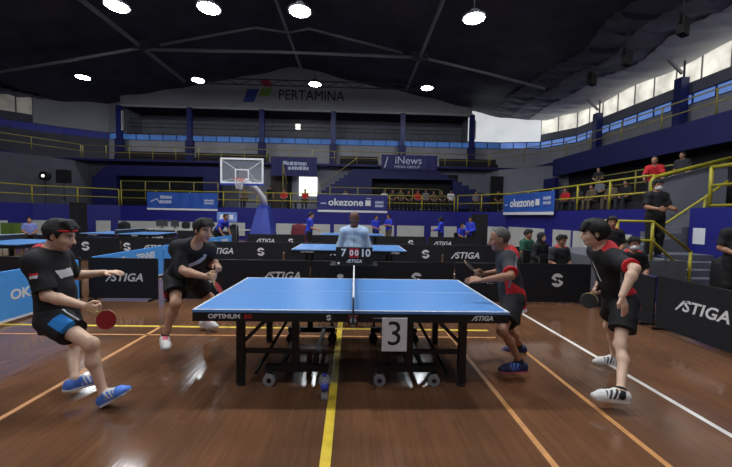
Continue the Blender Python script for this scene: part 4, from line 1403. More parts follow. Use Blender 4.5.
class Field:
    def __init__(s, lo, hi, h):
        s.h = h
        s.lo = np.asarray(lo, dtype=float)-3*h
        n = np.ceil((np.asarray(hi)+3*h-s.lo)/h).astype(int)+1
        s.n = n
        s.D = np.full(n, .15, dtype=np.float32)
        s.ax = [(s.lo[i]+h*np.arange(n[i])).astype(np.float32) for i in range(3)]

    def sub(s, lo, hi):
        a = np.clip(np.floor((lo-s.lo)/s.h).astype(int), 0, s.n-1)
        b = np.clip(np.ceil((hi-s.lo)/s.h).astype(int)+1, 1, s.n)
        sl = tuple(slice(a[i], max(a[i]+1, b[i])) for i in range(3))
        X = s.ax[0][sl[0]][:, None, None]; Y = s.ax[1][sl[1]][None, :, None]; Z = s.ax[2][sl[2]][None, None, :]
        return sl, X, Y, Z

    def put(s, d, sl, k, sub=False):
        A = s.D[sl]
        if sub:
            d = -d
            if k > 0:
                hh = np.maximum(k-np.abs(A-d), 0)/k
                s.D[sl] = np.maximum(A, d)+hh*hh*k*.25
            else:
                s.D[sl] = np.maximum(A, d)
        elif k > 0:
            hh = np.maximum(k-np.abs(A-d), 0)/k
            s.D[sl] = np.minimum(A, d)-hh*hh*k*.25
        else:
            s.D[sl] = np.minimum(A, d)

    def capsule(s, a, b, r1, r2=None, k=.03, cuts=(), flat=None, wr=0.0, sub=False):
        """tapered capsule; flat=(axis, factor) squeezes it across axis; cuts = (point, normal) half-spaces kept where (p-point).normal < 0"""
        r2 = r1 if r2 is None else r2
        a = np.asarray(a, float); b = np.asarray(b, float)
        m = max(r1, r2)*1.35+k+2*s.h
        sl, X, Y, Z = s.sub(np.minimum(a, b)-m, np.maximum(a, b)+m)
        ba = b-a; L2 = max(1e-9, ba @ ba)
        px, py, pz = X-a[0], Y-a[1], Z-a[2]
        t = np.clip((px*ba[0]+py*ba[1]+pz*ba[2])/L2, 0, 1)
        qx, qy, qz = px-ba[0]*t, py-ba[1]*t, pz-ba[2]*t
        if flat is not None:
            ax, f = flat
            c = (qx*ax[0]+qy*ax[1]+qz*ax[2])*(1/f-1)
            qx, qy, qz = qx+c*ax[0], qy+c*ax[1], qz+c*ax[2]
        d = np.sqrt(qx*qx+qy*qy+qz*qz)-(r1+(r2-r1)*t)
        if flat is not None and flat[1] < 1: d = d*(.5+.5*flat[1])
        if wr: d = d+wr*(np.sin(X*31+Z*23)*np.sin(Y*29-Z*17)+.6*np.sin(Z*47+X*13+Y*21))
        for p, n in cuts:
            d = np.maximum(d, (X-p[0])*n[0]+(Y-p[1])*n[1]+(Z-p[2])*n[2])
        s.put(d.astype(np.float32), sl, k, sub)

    def ellipsoid(s, c, R, rad, k=.03, cuts=(), wr=0.0, sub=False):
        """R rows are the axes"""
        c = np.asarray(c, float); m = max(rad)+k+2*s.h
        sl, X, Y, Z = s.sub(c-m, c+m)
        px, py, pz = X-c[0], Y-c[1], Z-c[2]
        k0 = 0; k1 = 0
        for i in range(3):
            u = (px*R[i][0]+py*R[i][1]+pz*R[i][2])
            k0 = k0+(u/rad[i])**2; k1 = k1+(u/rad[i]**2)**2
        k0 = np.sqrt(k0); k1 = np.sqrt(k1)+1e-6
        d = k0*(k0-1)/k1
        if wr: d = d+wr*(np.sin(X*31+Z*23)*np.sin(Y*29-Z*17)+.6*np.sin(Z*47+X*13+Y*21))
        for p, n in cuts:
            d = np.maximum(d, (X-p[0])*n[0]+(Y-p[1])*n[1]+(Z-p[2])*n[2])
        s.put(d.astype(np.float32), sl, k, sub)

    def cut(s, p, n, k=0.0):
        X, Y, Z = s.ax[0][:, None, None], s.ax[1][None, :, None], s.ax[2][None, None, :]
        d = (X-p[0])*n[0]+(Y-p[1])*n[1]+(Z-p[2])*n[2]
        s.D = np.maximum(s.D, d.astype(np.float32))

    def surface(s):
        D = s.D; h = s.h
        D[0], D[-1] = .1, .1; D[:, 0], D[:, -1] = .1, .1; D[:, :, 0], D[:, :, -1] = .1, .1
        S = D < 0
        C = [(i, j, k) for i in (0, 1) for j in (0, 1) for k in (0, 1)]
        n0, n1, n2 = D.shape
        cnt = np.zeros((n0-1, n1-1, n2-1), dtype=np.int8)
        for i, j, k in C: cnt += S[i:n0-1+i, j:n1-1+j, k:n2-1+k]
        act = (cnt > 0) & (cnt < 8)
        I, J, K = np.nonzero(act)
        idx = np.full(act.shape, -1, dtype=np.int64); idx[I, J, K] = np.arange(len(I))
        val = {c: D[I+c[0], J+c[1], K+c[2]] for c in C}
        P = np.zeros((len(I), 3)); W = np.zeros(len(I))
        for a in C:
            for ax in range(3):
                if a[ax] == 1: continue
                b = list(a); b[ax] = 1; b = tuple(b)
                va, vb = val[a], val[b]
                m = (va < 0) != (vb < 0)
                t = np.where(m, va/np.where(m, va-vb, 1), 0)
                q = np.tile(np.array(a, float), (len(I), 1)); q[:, ax] += t
                P[m] += q[m]; W[m] += 1
        P /= W[:, None]
        P = s.lo+h*(np.stack([I, J, K], 1)+P)
        faces = []
        for ax in range(3):
            sl0 = [slice(None)]*3; sl1 = [slice(None)]*3
            sl0[ax] = slice(0, -1); sl1[ax] = slice(1, None)
            A = S[tuple(sl0)]; B = S[tuple(sl1)]
            i, j, k = np.nonzero(A != B)
            E = np.stack([i, j, k], 1)
            u, v = [(1, 2), (2, 0), (0, 1)][ax]
            ok = (E[:, u] > 0) & (E[:, v] > 0)
            E = E[ok]
            f = []
            for du, dv in ((0, 0), (1, 0), (1, 1), (0, 1)):
                q = E.copy(); q[:, u] -= du; q[:, v] -= dv
                f.append(idx[q[:, 0], q[:, 1], q[:, 2]])
            f = np.stack(f, 1)
            inside = A[E[:, 0], E[:, 1], E[:, 2]]
            f[~inside] = f[~inside][:, ::-1]
            faces.append(f)
        return P, np.concatenate(faces)


def field_mesh(name, field, mats, parent, regions=()):
    """regions: list of (function of Nx3 face centres -> mask, material index)"""
    P, Fc = field.surface()
    good = (Fc >= 0).all(1)
    Fc = Fc[good]
    me = bpy.data.meshes.new(name)
    me.vertices.add(len(P)); me.vertices.foreach_set('co', P.astype(np.float32).ravel())
    me.loops.add(len(Fc)*4); me.loops.foreach_set('vertex_index', Fc.astype(np.int32).ravel())
    me.polygons.add(len(Fc))
    me.polygons.foreach_set('loop_start', np.arange(0, len(Fc)*4, 4, dtype=np.int32))
    mi = np.zeros(len(Fc), dtype=np.int32)
    if regions:
        c = P[Fc].mean(1)
        for fn, i in regions: mi[fn(c)] = i
    me.polygons.foreach_set('material_index', mi)
    me.polygons.foreach_set('use_smooth', np.ones(len(Fc), dtype=bool))
    me.update(calc_edges=True)
    me.validate()
    o = bpy.data.objects.new(name, me)
    for mm in mats: me.materials.append(mm)
    COL.objects.link(o)
    o.parent = parent
    return o


def frame_of(f, u):
    f = unit(f); u = np.asarray(u, float)
    r = unit(np.cross(f, u)); u = np.cross(r, f)
    return np.stack([r, u, f])          # right, up, forward


def hand_prims(F, w, d, n, side, s, curl, spread=.25, thumb=.6, fat=1.0):
    """w wrist, d towards the fingertips, n out of the palm, side = +1 right hand / -1 left"""
    d = unit(d); n = unit(np.asarray(n, float)-d*np.dot(n, d))
    t = np.cross(d, n)*side                # towards the thumb edge
    t = unit(t)
    F.capsule(w+.018*s*d, w+.075*s*d, .024*s, .030*s, k=.012*s, flat=(n, .5))
    for kx in (-.022, 0, .022):
        F.capsule(w+.03*s*d+t*kx*s*.7, w+.088*s*d+t*kx*s*1.25, .013*s, .0115*s, k=.012*s)
    for i, (off, ln) in enumerate(((.030, .070), (.010, .080), (-.010, .075), (-.029, .058))):
        p = w+.088*s*d+t*off*s
        dd = unit(d+t*off*spread*12*.6)
        ang = 0
        for j, fr in enumerate((.45, .32, .25)):
            ang += curl*(1.0, 1.15, .8)[j]+(.05*i if curl > .3 else 0)
            dir_ = dd*math.cos(ang)+n*math.sin(ang)
            q = p+dir_*ln*fr*s
            F.capsule(p, q, (.0092-.0008*j)*s*fat, (.0085-.0009*j)*s*fat, k=.003*s)
            p = q
    p = w+.025*s*d+t*.026*s
    d1 = unit(d*.75+t*(.85*(1-thumb)+.35)+n*.45*thumb)
    q = p+d1*.042*s
    F.capsule(p, q, .013*s, .0115*s, k=.01*s)
    d2 = unit(d*.9+t*.15*(1-thumb)+n*.5*thumb)
    F.capsule(q, q+d2*.034*s, .0108*s*fat, .009*s*fat, k=.004*s)


def build_person(J, label, skin='skin', hair='hair_black', hair_style='short', shirt=None, trousers=None, shoes=None, h=.0065,
                 size=1.0, hands=None, group=None, face=True, mask=False, belly=0.0, hood=None, socks=None, build=1.0, fat=1.0, eyes='eye_dark'):
    """J: joints pel, neck, head, look, hup, sh/el/wr/hip/knee/ank/toe = [right, left]; world coordinates"""
    s = size
    base = V((J['ank'][0][0]+J['ank'][1][0])/2, (J['ank'][0][1]+J['ank'][1][1])/2, min(J['ank'][0][2], J['ank'][1][2])-.085*s)
    if 'base' in J: base = np.asarray(J['base'], float)
    T = thing('person', label, 'person', tuple(base), group=group)
    J = {k: ([np.asarray(q, float)-base for q in v] if isinstance(v, (list, tuple)) and k in ('sh', 'el', 'wr', 'hip', 'knee', 'ank') else v) for k, v in J.items()}
    for k in ('pel', 'neck', 'head'): J[k] = np.asarray(J[k], float)-base
    pel, neck, head = J['pel'], J['neck'], J['head']
    up = unit(neck-pel)
    rs = unit(J['sh'][0]-J['sh'][1]); rh = unit(J['hip'][0]-J['hip'][1])
    Fs = unit(np.cross(up, rs)); Fh = unit(np.cross(up, rh))
    Rs = np.stack([unit(np.cross(Fs, up)), up, Fs]); Rh = np.stack([unit(np.cross(Fh, up)), up, Fh])
    Rm = np.stack([unit(Rs[0]+Rh[0]), up, unit(Fs+Fh)])
    Lsp = np.linalg.norm(neck-pel)
    chest = pel+up*Lsp*.70+Fs*.012*s; waist = pel+up*Lsp*.36+unit(Fs+Fh)*.01*s
    Hd = frame_of(J['look'], J.get('hup', (0, 0, 1)))
    hr, hu, hf = Hd
    bw = build
    pts = [head+hu*.2*s, head+hf*.2*s, head-hf*.2*s]+J['sh']+J['el']+J['wr']+J['hip']+J['knee']+J['ank']
    for w in range(2): pts += [J['wr'][w]+unit(J['wr'][w]-J['el'][w])*.2*s, J['ank'][w]+unit(J['toe'][w])*.22*s, J['ank'][w]-V(0, 0, .1)]
    pts = np.array(pts); lo = pts.min(0)-.12*s; hi = pts.max(0)+.12*s
    # ---------------- body
    F = Field(lo, hi, h)

    def torso(F, g=0.0, wr=0.0, k=.06):
        F.ellipsoid(pel+up*.03*s, Rh, ((.158*bw+g)*s, (.125+g)*s, (.115*bw+g)*s), k=k, wr=wr)
        F.ellipsoid(waist+unit(Fs+Fh)*belly*.5*s, Rm, ((.134*bw+belly*.5+g)*s, (.15+g)*s, (.105*bw+belly+g)*s), k=k, wr=wr)
        F.ellipsoid(chest, Rs, ((.152*bw+g)*s, (.185+g)*s, (.110*bw+g)*s), k=k, wr=wr)
        mid = (J['sh'][0]+J['sh'][1])/2
        for q in J['sh']:
            F.capsule(mid+up*.02*s, q, (.070+g)*s, (.050+g)*s, k=k, wr=wr)
            F.capsule(neck-up*.012*s-Fs*.015*s, lerp(mid, q, .8)+up*.01*s, (.046+g)*s, (.040+g)*s, k=k, wr=wr)
    torso(F)
    F.capsule(neck-up*.03*s, head-hu*.055*s-hf*.018*s, .060*s, .052*s, k=.03*s)
    # head
    F.ellipsoid(head+hu*.028*s-hf*.008*s, Hd, (.076*s, .090*s, .098*s), k=.0)
    F.ellipsoid(head-hu*.045*s+hf*.03*s, Hd, (.058*s, .076*s, .062*s), k=.04*s)
    if face:
        F.ellipsoid(head-hu*.096*s+hf*.068*s, Hd, (.024*s, .018*s, .020*s), k=.03*s)
        for sg in (-1, 1):
            F.ellipsoid(head+hr*sg*.033*s+hu*.002*s+hf*.094*s, Hd, (.017*s, .011*s, .014*s), k=.012*s, sub=True)
            F.ellipsoid(head+hr*sg*.033*s+hu*.001*s+hf*.076*s, Hd, (.013*s, .012*s, .013*s), k=.002*s)
            F.capsule(head+hr*sg*.014*s+hu*.019*s+hf*.090*s, head+hr*sg*.05*s+hu*.02*s+hf*.078*s, .008*s, .007*s, k=.012*s)
            F.ellipsoid(head+hr*sg*.076*s-hu*.006*s-hf*.008*s, Hd, (.011*s, .032*s, .019*s), k=.008*s)
            F.ellipsoid(head+hr*sg*.042*s-hu*.03*s+hf*.062*s, Hd, (.02*s, .02*s, .02*s), k=.03*s)
        F.capsule(head+hu*.010*s+hf*.090*s, head-hu*.034*s+hf*.112*s, .009*s, .014*s, k=.012*s)
        for sg in (-1, 1): F.ellipsoid(head+hr*sg*.012*s-hu*.038*s+hf*.101*s, Hd, (.009*s, .008*s, .010*s), k=.006*s)
        F.capsule(head-hr*.016*s-hu*.064*s+hf*.091*s, head+hr*.016*s-hu*.064*s+hf*.091*s, .007*s, k=.006*s)
        F.capsule(head-hr*.014*s-hu*.075*s+hf*.088*s, head+hr*.014*s-hu*.075*s+hf*.088*s, .0075*s, k=.006*s)
    # limbs
    hands = hands or [dict(), dict()]
    for w in range(2):
        sg = 1 if w == 0 else -1
        sh, el, wr_ = J['sh'][w], J['el'][w], J['wr'][w]
        F.ellipsoid(sh, Rs, (.054*s*bw, .064*s, .056*s*bw), k=.05*s)
        F.capsule(sh, el, .050*s*bw, .040*s*bw, k=.03*s)
        fa = wr_-el; m_ = el+fa*.28
        F.capsule(el, m_, .041*s*bw, .046*s*bw, k=.03*s)
        F.capsule(m_, wr_, .046*s*bw, .0285*s*bw, k=.02*s)
        hd = hands[w]
        d = hd.get('dir', unit(fa)); nrm = hd.get('palm', -sg*Rs[0]+.0)
        hand_prims(F, wr_, d, nrm, sg, s*1.02, hd.get('curl', .35), hd.get('spread', .25), hd.get('thumb', .5), fat)
        hp, kn, an = J['hip'][w], J['knee'][w], J['ank'][w]
        lw = bw*J.get('lw', .93)
        F.capsule(hp, kn, .088*s*lw, .056*s*lw, k=.05*s)
        F.ellipsoid(kn, Rh, (.052*s*lw, .058*s*lw, .055*s*lw), k=.03*s)
        toe = unit(J['toe'][w])
        cal = lerp(kn, an, .32)-toe*.022*s
        F.capsule(kn, cal, .049*s*lw, .056*s*lw, k=.03*s)
        F.capsule(cal, an, .054*s*lw, .034*s*lw, k=.03*s)
        F.capsule(an, an-V(0, 0, .05*s)+toe*.12*s, .036*s, .028*s, k=.03*s)
    def rel(c): q = c-head; return q @ hr/s, q @ hu/s, q @ hf/s
    regs = []
    if face:
        def lip(c): x, u, f = rel(c); return (np.abs(x) < .024) & (u > -.084) & (u < -.058) & (f > .080)
        def white(c): x, u, f = rel(c); return ((np.abs(x)-.033)**2+((u-.001)*1.3)**2 < .012**2) & (f > .06)
        def iris(c): x, u, f = rel(c); return ((np.abs(x)-.033)**2+(u-.001)**2 < .0075**2) & (f > .06)
        def brow(c): x, u, f = rel(c); return (np.abs(x) > .012) & (np.abs(x) < .054) & (u > .018) & (u < .029) & (f > .055)
        regs = [(lip, 1), (white, 2), (iris, 3), (brow, 4)]
    field_mesh('body', F, [M[skin], M['lip'], M['eye_white'], M[eyes], M[hair]], T, regs)
    # ---------------- hair
    if hair_style and hood is None:
        Fh_ = Field(head-.22*s, head+.22*s, max(h*.8, .005))
        g = {'short': .020, 'crop': .007, 'mop': .026, 'long': .02}[hair_style]
        cuts = [(head+hu*(.040 if hair_style != 'mop' else .018)*s+hf*.045*s, unit(hf*.95-hu*.62))]
        if hair_style == 'crop': cuts = [(head+hu*.062*s+hf*.025*s, unit(hf*.9-hu*.55))]
        cuts.append((head-hu*(.055 if hair_style != 'mop' else .075)*s, unit(-hu-hf*.15)))
        Fh_.ellipsoid(head+hu*.030*s-hf*.010*s, Hd, ((.077+g)*s, (.091+g)*s, (.099+g)*s), k=0, cuts=cuts, wr=.0045 if hair_style != 'crop' else .002)
        if hair_style == 'short' and h < .01:
            for kx in (-.05, -.02, .015, .045):
                Fh_.capsule(head+hr*kx*s+hu*.115*s+hf*.03*s, head+hr*kx*1.1*s+hu*.075*s+hf*.092*s, .026*s, .012*s, k=.02*s, wr=.002)
            for sg in (-1, 1): Fh_.capsule(head+hr*sg*.072*s+hu*.04*s+hf*.02*s, head+hr*sg*.075*s-hu*.01*s+hf*.022*s, .016*s, .008*s, k=.01*s)
        if hair_style == 'mop':
            for kx in (-.05, -.02, .015, .045):
                Fh_.capsule(head+hr*kx*s+hu*.10*s+hf*.06*s, head+hr*kx*1.15*s+hu*.035*s+hf*.112*s, .03*s, .012*s, k=.02*s, wr=.002)
            for sg in (-1, 1): Fh_.capsule(head+hr*sg*.075*s+hu*.03*s-hf*.01*s, head+hr*sg*.078*s-hu*.03*s-hf*.035*s, .022*s, .014*s, k=.02*s)
        for sg in (-1, 1):      # keep the ears free
            Fh_.ellipsoid(head+hr*sg*.095*s-hu*.01*s-hf*.004*s, Hd, (.03*s, .034*s, .022*s), k=.004, sub=True)
        field_mesh('hair', Fh_, [M[hair]], T)
    if hood:
        Fh_ = Field(head-.32*s, head+.24*s, max(h*.9, .006))
        Fh_.ellipsoid(head+hu*.028*s-hf*.012*s, Hd, (.094*s, .106*s, .112*s), k=0, wr=.002)
        Fh_.capsule(head-hu*.06*s, neck-up*.05*s, .088*s, .12*s, k=.05*s, wr=.003)
        Fh_.ellipsoid(head-hu*.012*s+hf*.11*s, Hd, (.062*s, .088*s, .085*s), k=.01, sub=True)
        field_mesh('headscarf', Fh_, [M[hood]], T)
    if mask:
        Fm = Field(head-.2*s, head+.2*s, max(h*.8, .005))
        Fm.ellipsoid(head-hu*.052*s+hf*.045*s, Hd, (.068*s, .062*s, .078*s), k=0, cuts=[(head-hu*.012*s, hu), (head+hf*.02*s, -hf)])
        field_mesh('face_mask', Fm, [M['mask_white']], T)
    # ---------------- shirt
    if shirt:
        S = Field(lo, hi, h)
        g = shirt.get('ease', .018)
        torso(S, g, wr=.0028)
        hem = pel-up*shirt.get('hem', .10)*s
        S.capsule(waist, hem+up*.0, (.138*bw+belly*.6+g)*s, (.157*bw+g+shirt.get('flare', .0))*s, k=.06*s, flat=(Rm[2], .80), wr=.003)
        for w in range(2):
            sh, el, wr_ = J['sh'][w], J['el'][w], J['wr'][w]
            S.ellipsoid(sh, Rs, ((.054*bw+g)*s, (.062+g)*s, (.056*bw+g)*s), k=.05*s)
            sl = shirt.get('sleeve', .75)
            if sl <= 1:
                e = lerp(sh, el, sl); d = unit(el-sh)
                S.capsule(sh, e+d*.05*s, (.052*bw+g)*s, (.056*bw+g)*s, k=.05*s, cuts=[(e, d)], wr=.002)
            else:
                S.capsule(sh, el, (.056*bw+g)*s, (.046*bw+g)*s, k=.04*s, wr=.002)
                e = lerp(el, wr_, min(1, sl-1)); d = unit(wr_-el)
                S.capsule(el, e+d*.03*s, (.046*bw+g*.8)*s, (.036*bw+g*.7)*s, k=.03*s, cuts=[(e, d)], wr=.002)
        S.capsule(neck-up*.005*s+Fs*.018*s, head+Fs*.03*s, .064*s, .075*s, k=.006, sub=True)
        S.cut(neck+up*.055*s, unit(up*.9+Fs*.43))
        hn = unit(-up+shirt.get('hemtilt', 0)*Fh)
        # the hem only trims the trunk, not arms that hang lower
        Xg, Yg, Zg = S.ax[0][:, None, None], S.ax[1][None, :, None], S.ax[2][None, None, :]
        dh = (Xg-hem[0])*hn[0]+(Yg-hem[1])*hn[1]+(Zg-hem[2])*hn[2]
        rad = np.sqrt(((Xg-hem[0])-up[0]*((Xg-hem[0])*up[0]+(Yg-hem[1])*up[1]+(Zg-hem[2])*up[2]))**2
                      + ((Yg-hem[1])-up[1]*((Xg-hem[0])*up[0]+(Yg-hem[1])*up[1]+(Zg-hem[2])*up[2]))**2
                      + ((Zg-hem[2])-up[2]*((Xg-hem[0])*up[0]+(Yg-hem[1])*up[1]+(Zg-hem[2])*up[2]))**2)
        S.D = np.where(rad < .27*s, np.maximum(S.D, dh), S.D).astype(np.float32)
        mats = [M[shirt['mat']]]; regions = []
        ctx = dict(pel=pel, neck=neck, chest=chest, up=up, Rs=Rs, Rh=Rh, Rm=Rm, sh=J['sh'], el=J['el'], s=s, hem=hem, waist=waist)
        for mname, fn in shirt.get('regions', ()):
            mats.append(M[mname]); i = len(mats)-1
            regions.append((lambda c, fn=fn: fn(c, ctx), i))
        field_mesh('shirt', S, mats, T, regions)
    # ---------------- shorts or trousers
    if trousers:
        S = Field(lo, hi, h)
        g = trousers.get('ease', .022)
        S.ellipsoid(pel+up*.03*s, Rh, ((.165*bw+g*.8)*s, (.13+g)*s, (.118*bw+g*.8)*s), k=.05, wr=.002, cuts=[(pel+up*.12*s, up)])
        ctx = dict(pel=pel, up=up, Rh=Rh, hip=J['hip'], knee=J['knee'], s=s)
        for w in range(2):
            hp, kn, an = J['hip'][w], J['knee'][w], J['ank'][w]
            ln = trousers.get('length', .72)
            if ln <= 1:
                e = lerp(hp, kn, ln); d = unit(kn-hp)
                S.capsule(hp, e+d*.06*s, (.094*bw+g)*s, (.086*bw+g)*s, k=.05*s, cuts=[(e, d)], wr=.003)
            else:
                S.capsule(hp, kn, (.094*bw+g)*s, (.064*bw+g)*s, k=.05*s, wr=.003)
                d = unit(an-kn); e = lerp(kn, an, min(.97, ln-1))
                S.capsule(kn, e+d*.04*s, (.062*bw+g)*s, (.050*bw+g)*s, k=.04*s, cuts=[(e, d)], wr=.003)
        mats = [M[trousers['mat']]]; regions = []
        for mname, fn in trousers.get('regions', ()):
            mats.append(M[mname]); i = len(mats)-1
            regions.append((lambda c, fn=fn: fn(c, ctx), i))
        field_mesh(trousers.get('name', 'shorts'), S, mats, T, regions)
    # ---------------- socks and shoes
    for w in range(2):
        an = J['ank'][w]; toe = unit(J['toe'][w])
        un = J.get('sole', [V(0, 0, 1), V(0, 0, 1)])[w]
        un = unit(np.asarray(un, float)-toe*np.dot(un, toe)); sd = np.cross(toe, un)
        kn = J['knee'][w]
        if socks:
            S = Field(an-.16*s, an+.16*s, h)
            d = unit(kn-an)
            S.capsule(an-d*.03*s, an+d*.10*s, .039*s, .042*s, k=0, cuts=[(an+d*socks.get('height', .05)*s, d)])
            field_mesh('sock', S, [M[socks['mat']]], T)
        if shoes:
            c = an-un*.085*s
            S = Field(an-.30*s, an+.30*s, h)
            heel = c-toe*.035*s+un*.035*s; ball = c+toe*.135*s+un*.030*s; tip = c+toe*.19*s+un*.028*s
            bot = [(c+un*.0, -un)]
            S.capsule(heel, ball, .040*s, .046*s, k=.02*s, cuts=bot)
            S.capsule(ball, tip, .046*s, .034*s, k=.03*s, cuts=bot, flat=(un, .85))
            S.capsule(heel+un*.02*s, an+toe*.01*s-un*.01*s, .042*s, .044*s, k=.03*s, cuts=[(an+un*.012*s-toe*.01*s, unit(un-toe*.15))])
            S.capsule(an-un*.02*s+toe*.04*s, ball+un*.012*s, .040*s, .036*s, k=.03*s, cuts=bot)
            S.capsule(c+un*.008*s-toe*.035*s, c+toe*.16*s+un*.006*s, .047*s, .046*s, k=.008*s, cuts=bot+[(c+un*.022*s, un)])
            def shoef(c_, c=c, un=un, toe=toe, sd=sd):
                q = c_-c; return q @ toe/s, q @ un/s, q @ sd/s
            mats = [M[shoes['mat']], M[shoes.get('sole', 'shoe_white')], M[shoes.get('accent', shoes['mat'])]]
            regions = [(lambda q, f=shoef: (lambda a, b, e: (b > .035) & (a > .03) & (a < .12) & (np.abs(e) > .012) & (np.abs(np.sin(a*95+b*40)) > .72))(*f(q)), 2),
                       (lambda q, f=shoef: f(q)[1] < .020, 1)]
            if shoes.get('tongue'):
                mats.append(M[shoes['tongue']])
                regions.append((lambda q, f=shoef: (lambda a, b, e: (b > .055) & (a > .02) & (a < .115) & (np.abs(e) < .026))(*f(q)), 3))
            field_mesh('shoe', S, mats, T, regions)
    return T


# ------------------------------------------------------------------ posing from the view
def on_ray(px, py, depth):
    d = ray(px, py)
    return CAM+d*(depth/d[1])


def reach(px, py, parent, length, sign):
    """the point on the sight line through a pixel at the given bone length from its parent joint; sign -1 nearer, +1 farther"""
    d = ray(px, py); d = d/np.linalg.norm(d)
    oc = CAM-parent
    b = oc @ d; c = oc @ oc-length*length
    disc = b*b-c
    t = -b if disc < 0 else -b+sign*math.sqrt(disc)
    return CAM+d*t


def limb(p0, *segs):
    out = []
    p = p0
    for px, py, ln, sg in segs:
        p = reach(px, py, p, ln, sg); out.append(p)
    return out


def paddle(hand, blade_dir, normal, label, front='paddle_red'):
    """hand: where the handle is gripped; blade_dir towards the blade"""
    bd = unit(blade_dir); n = unit(np.asarray(normal, float)-bd*np.dot(normal, bd)); sd = np.cross(bd, n)
    t = thing('table_tennis_paddle', label, 'paddle', tuple(np.asarray(hand, float)))
    mt = Matrix(((bd[0], sd[0], n[0], 0), (bd[1], sd[1], n[1], 0), (bd[2], sd[2], n[2], 0), (0, 0, 0, 1)))
    ring = [(.125+.079*math.cos(a), .075*math.sin(a)) for a in np.linspace(-2.75, 2.75, 34)]+[(.03, .014), (.03, -.014)]
    MB().prism(ring, mt @ Matrix.Translation((0, 0, -.003)), .006).build('blade', M['wood_light'], t)
    r2 = [(.130+.074*math.cos(a), .074*math.sin(a)) for a in np.linspace(0, 2*PI, 36, endpoint=False)]
    MB().prism(r2, mt @ Matrix.Translation((0, 0, .0032)), .002).build('rubber', M[front], t)
    MB().prism(r2, mt @ Matrix.Translation((0, 0, -.0052)), .002).build('rubber', M['paddle_black' if front == 'paddle_red' else 'paddle_red'], t)
    MB().box(-.06, .045, -.0135, .0135, -.011, .011, 0, mt).build('handle', M['wood_light'], t, bevel=.004)
    return t


# region helpers: (face centres, ctx) -> mask
def collar(c, k, r=.085):
    q = c-k['neck']; a = q @ k['up']
    perp = q-np.outer(a, k['up'])
    return (a > -.035*k['s']) & (np.linalg.norm(perp, axis=1) < r*k['s'])


def yoke(c, k, dz=-.10, back=.02):
    q = c-k['neck']; a = q @ k['up']/k['s']; f = q @ k['Rs'][2]/k['s']
    x = q @ k['Rs'][0]/k['s']
    return (a > dz) & (f < back) & (np.abs(x) < .135)


def cuff(i, w=.03, sl=.72):
    def fn(c, k):
        d = unit(k['el'][i]-k['sh'][i]); L = np.linalg.norm(k['el'][i]-k['sh'][i])
        q = c-k['sh'][i]; a = q @ d
        p = q-np.outer(a, d)
        return (a > L*sl-w) & (np.linalg.norm(p, axis=1) < .14)
    return fn


def patch(cx, cy, w, h_, front=1, slant=0.0, axis='Rs', org='chest'):
    """patch on front or back: cx to the person's right, cy up from the chest centre"""
    def fn(c, k):
        q = (c-k[org])/k['s']; R = k[axis]
        x, y, f = q @ R[0], q @ R[1], q @ R[2]
        return (np.abs(x-cx-slant*(y-cy)) < w/2) & (np.abs(y-cy) < h_/2) & (f*front > 0)
    return fn


def band(y0, y1, sidelim=None, side=0, org='pel', slant=0.0):
    def fn(c, k):
        q = (c-k[org])/k['s']; R = k['Rh']
        x, y, f = q @ R[0], q @ R[1], q @ R[2]
        m_ = (y > y0+slant*f) & (y < y1+slant*f)
        if side: m_ &= (x*side > sidelim)
        return m_
    return fn

# ------------------------------------------------------------------ the four players
STAND = {}


def player(pelpx, dpel, neckpx, dneck, headpx, look, hup, right_s, right_h, arms, legs, toes, drop=.068, hs=.155, hw=.088, sole=None):
    J = {}
    J['pel'] = on_ray(*pelpx, dpel); J['neck'] = on_ray(*neckpx, dneck)
    up = unit(J['neck']-J['pel'])
    rs = unit(np.array(right_s)-up*np.dot(right_s, up)); rh = unit(np.array(right_h)-up*np.dot(right_h, up))
    J['head'] = on_ray(*headpx[:2], headpx[2]); J['look'] = V(*look); J['hup'] = V(*hup)
    J['sh'] = [J['neck']+rs*hs-up*drop, J['neck']-rs*hs-up*drop]
    J['hip'] = [J['pel']+rh*hw, J['pel']-rh*hw]
    el, wr, kn, an = [], [], [], []
    for w in range(2):
        a, b = arms[w]
        el.append(reach(a[0], a[1], J['sh'][w], a[2], a[3])); wr.append(reach(b[0], b[1], el[w], b[2], b[3]))
        a, b = legs[w]
        k_ = reach(a[0], a[1], J['hip'][w], a[2], a[3])
        kn.append(k_); an.append(reach(b[0], b[1], k_, b[2], b[3]))
    J['el'], J['wr'], J['knee'], J['ank'] = el, wr, kn, an
    J['toe'] = [V(*q) for q in toes]
    if sole: J['sole'] = [V(*q) for q in sole]
    if 'DEBUG' in globals():
        L = np.linalg.norm
        print('PL', 'torso %.2f head %.2f' % (L(J['neck']-J['pel']), L(J['head']-J['neck'])), *['arm %.2f %.2f leg %.2f %.2f ank %s knee %s' % (L(el[w]-J['sh'][w]), L(wr[w]-el[w]), L(kn[w]-J['hip'][w]), L(an[w]-kn[w]), an[w].round(2), kn[w].round(2)) for w in range(2)])
    return J


HP = .0055
# near left player
J = player((58, 317), 2.95, (47, 252), 2.93, (60, 235, 2.93), (.92, .2, -.28), (.25, 0, .97), (.2, -.98, 0), (.3, -.95, 0),
           [((47, 296, .28, -1), (85, 306, .28, -1)), ((73, 276, .28, 1), (105, 272.5, .27, -1))],
           [((91, 344, .44, -1), (104, 394, .43, 1)), ((76, 346, .44, 1), (75, 379, .42, -1))],
           [(.86, -.08, .50), (.45, .88, -.10)], sole=[(-.5, 0, .86), (0, 0, 1)])
J1 = J
hd = [dict(dir=(.95, -.1, -.25), palm=(.1, .95, .2), curl=1.15, thumb=.7), dict(dir=(.97, .05, .05), palm=(.1, .2, -.97), curl=.22, spread=.5, thumb=.15)]


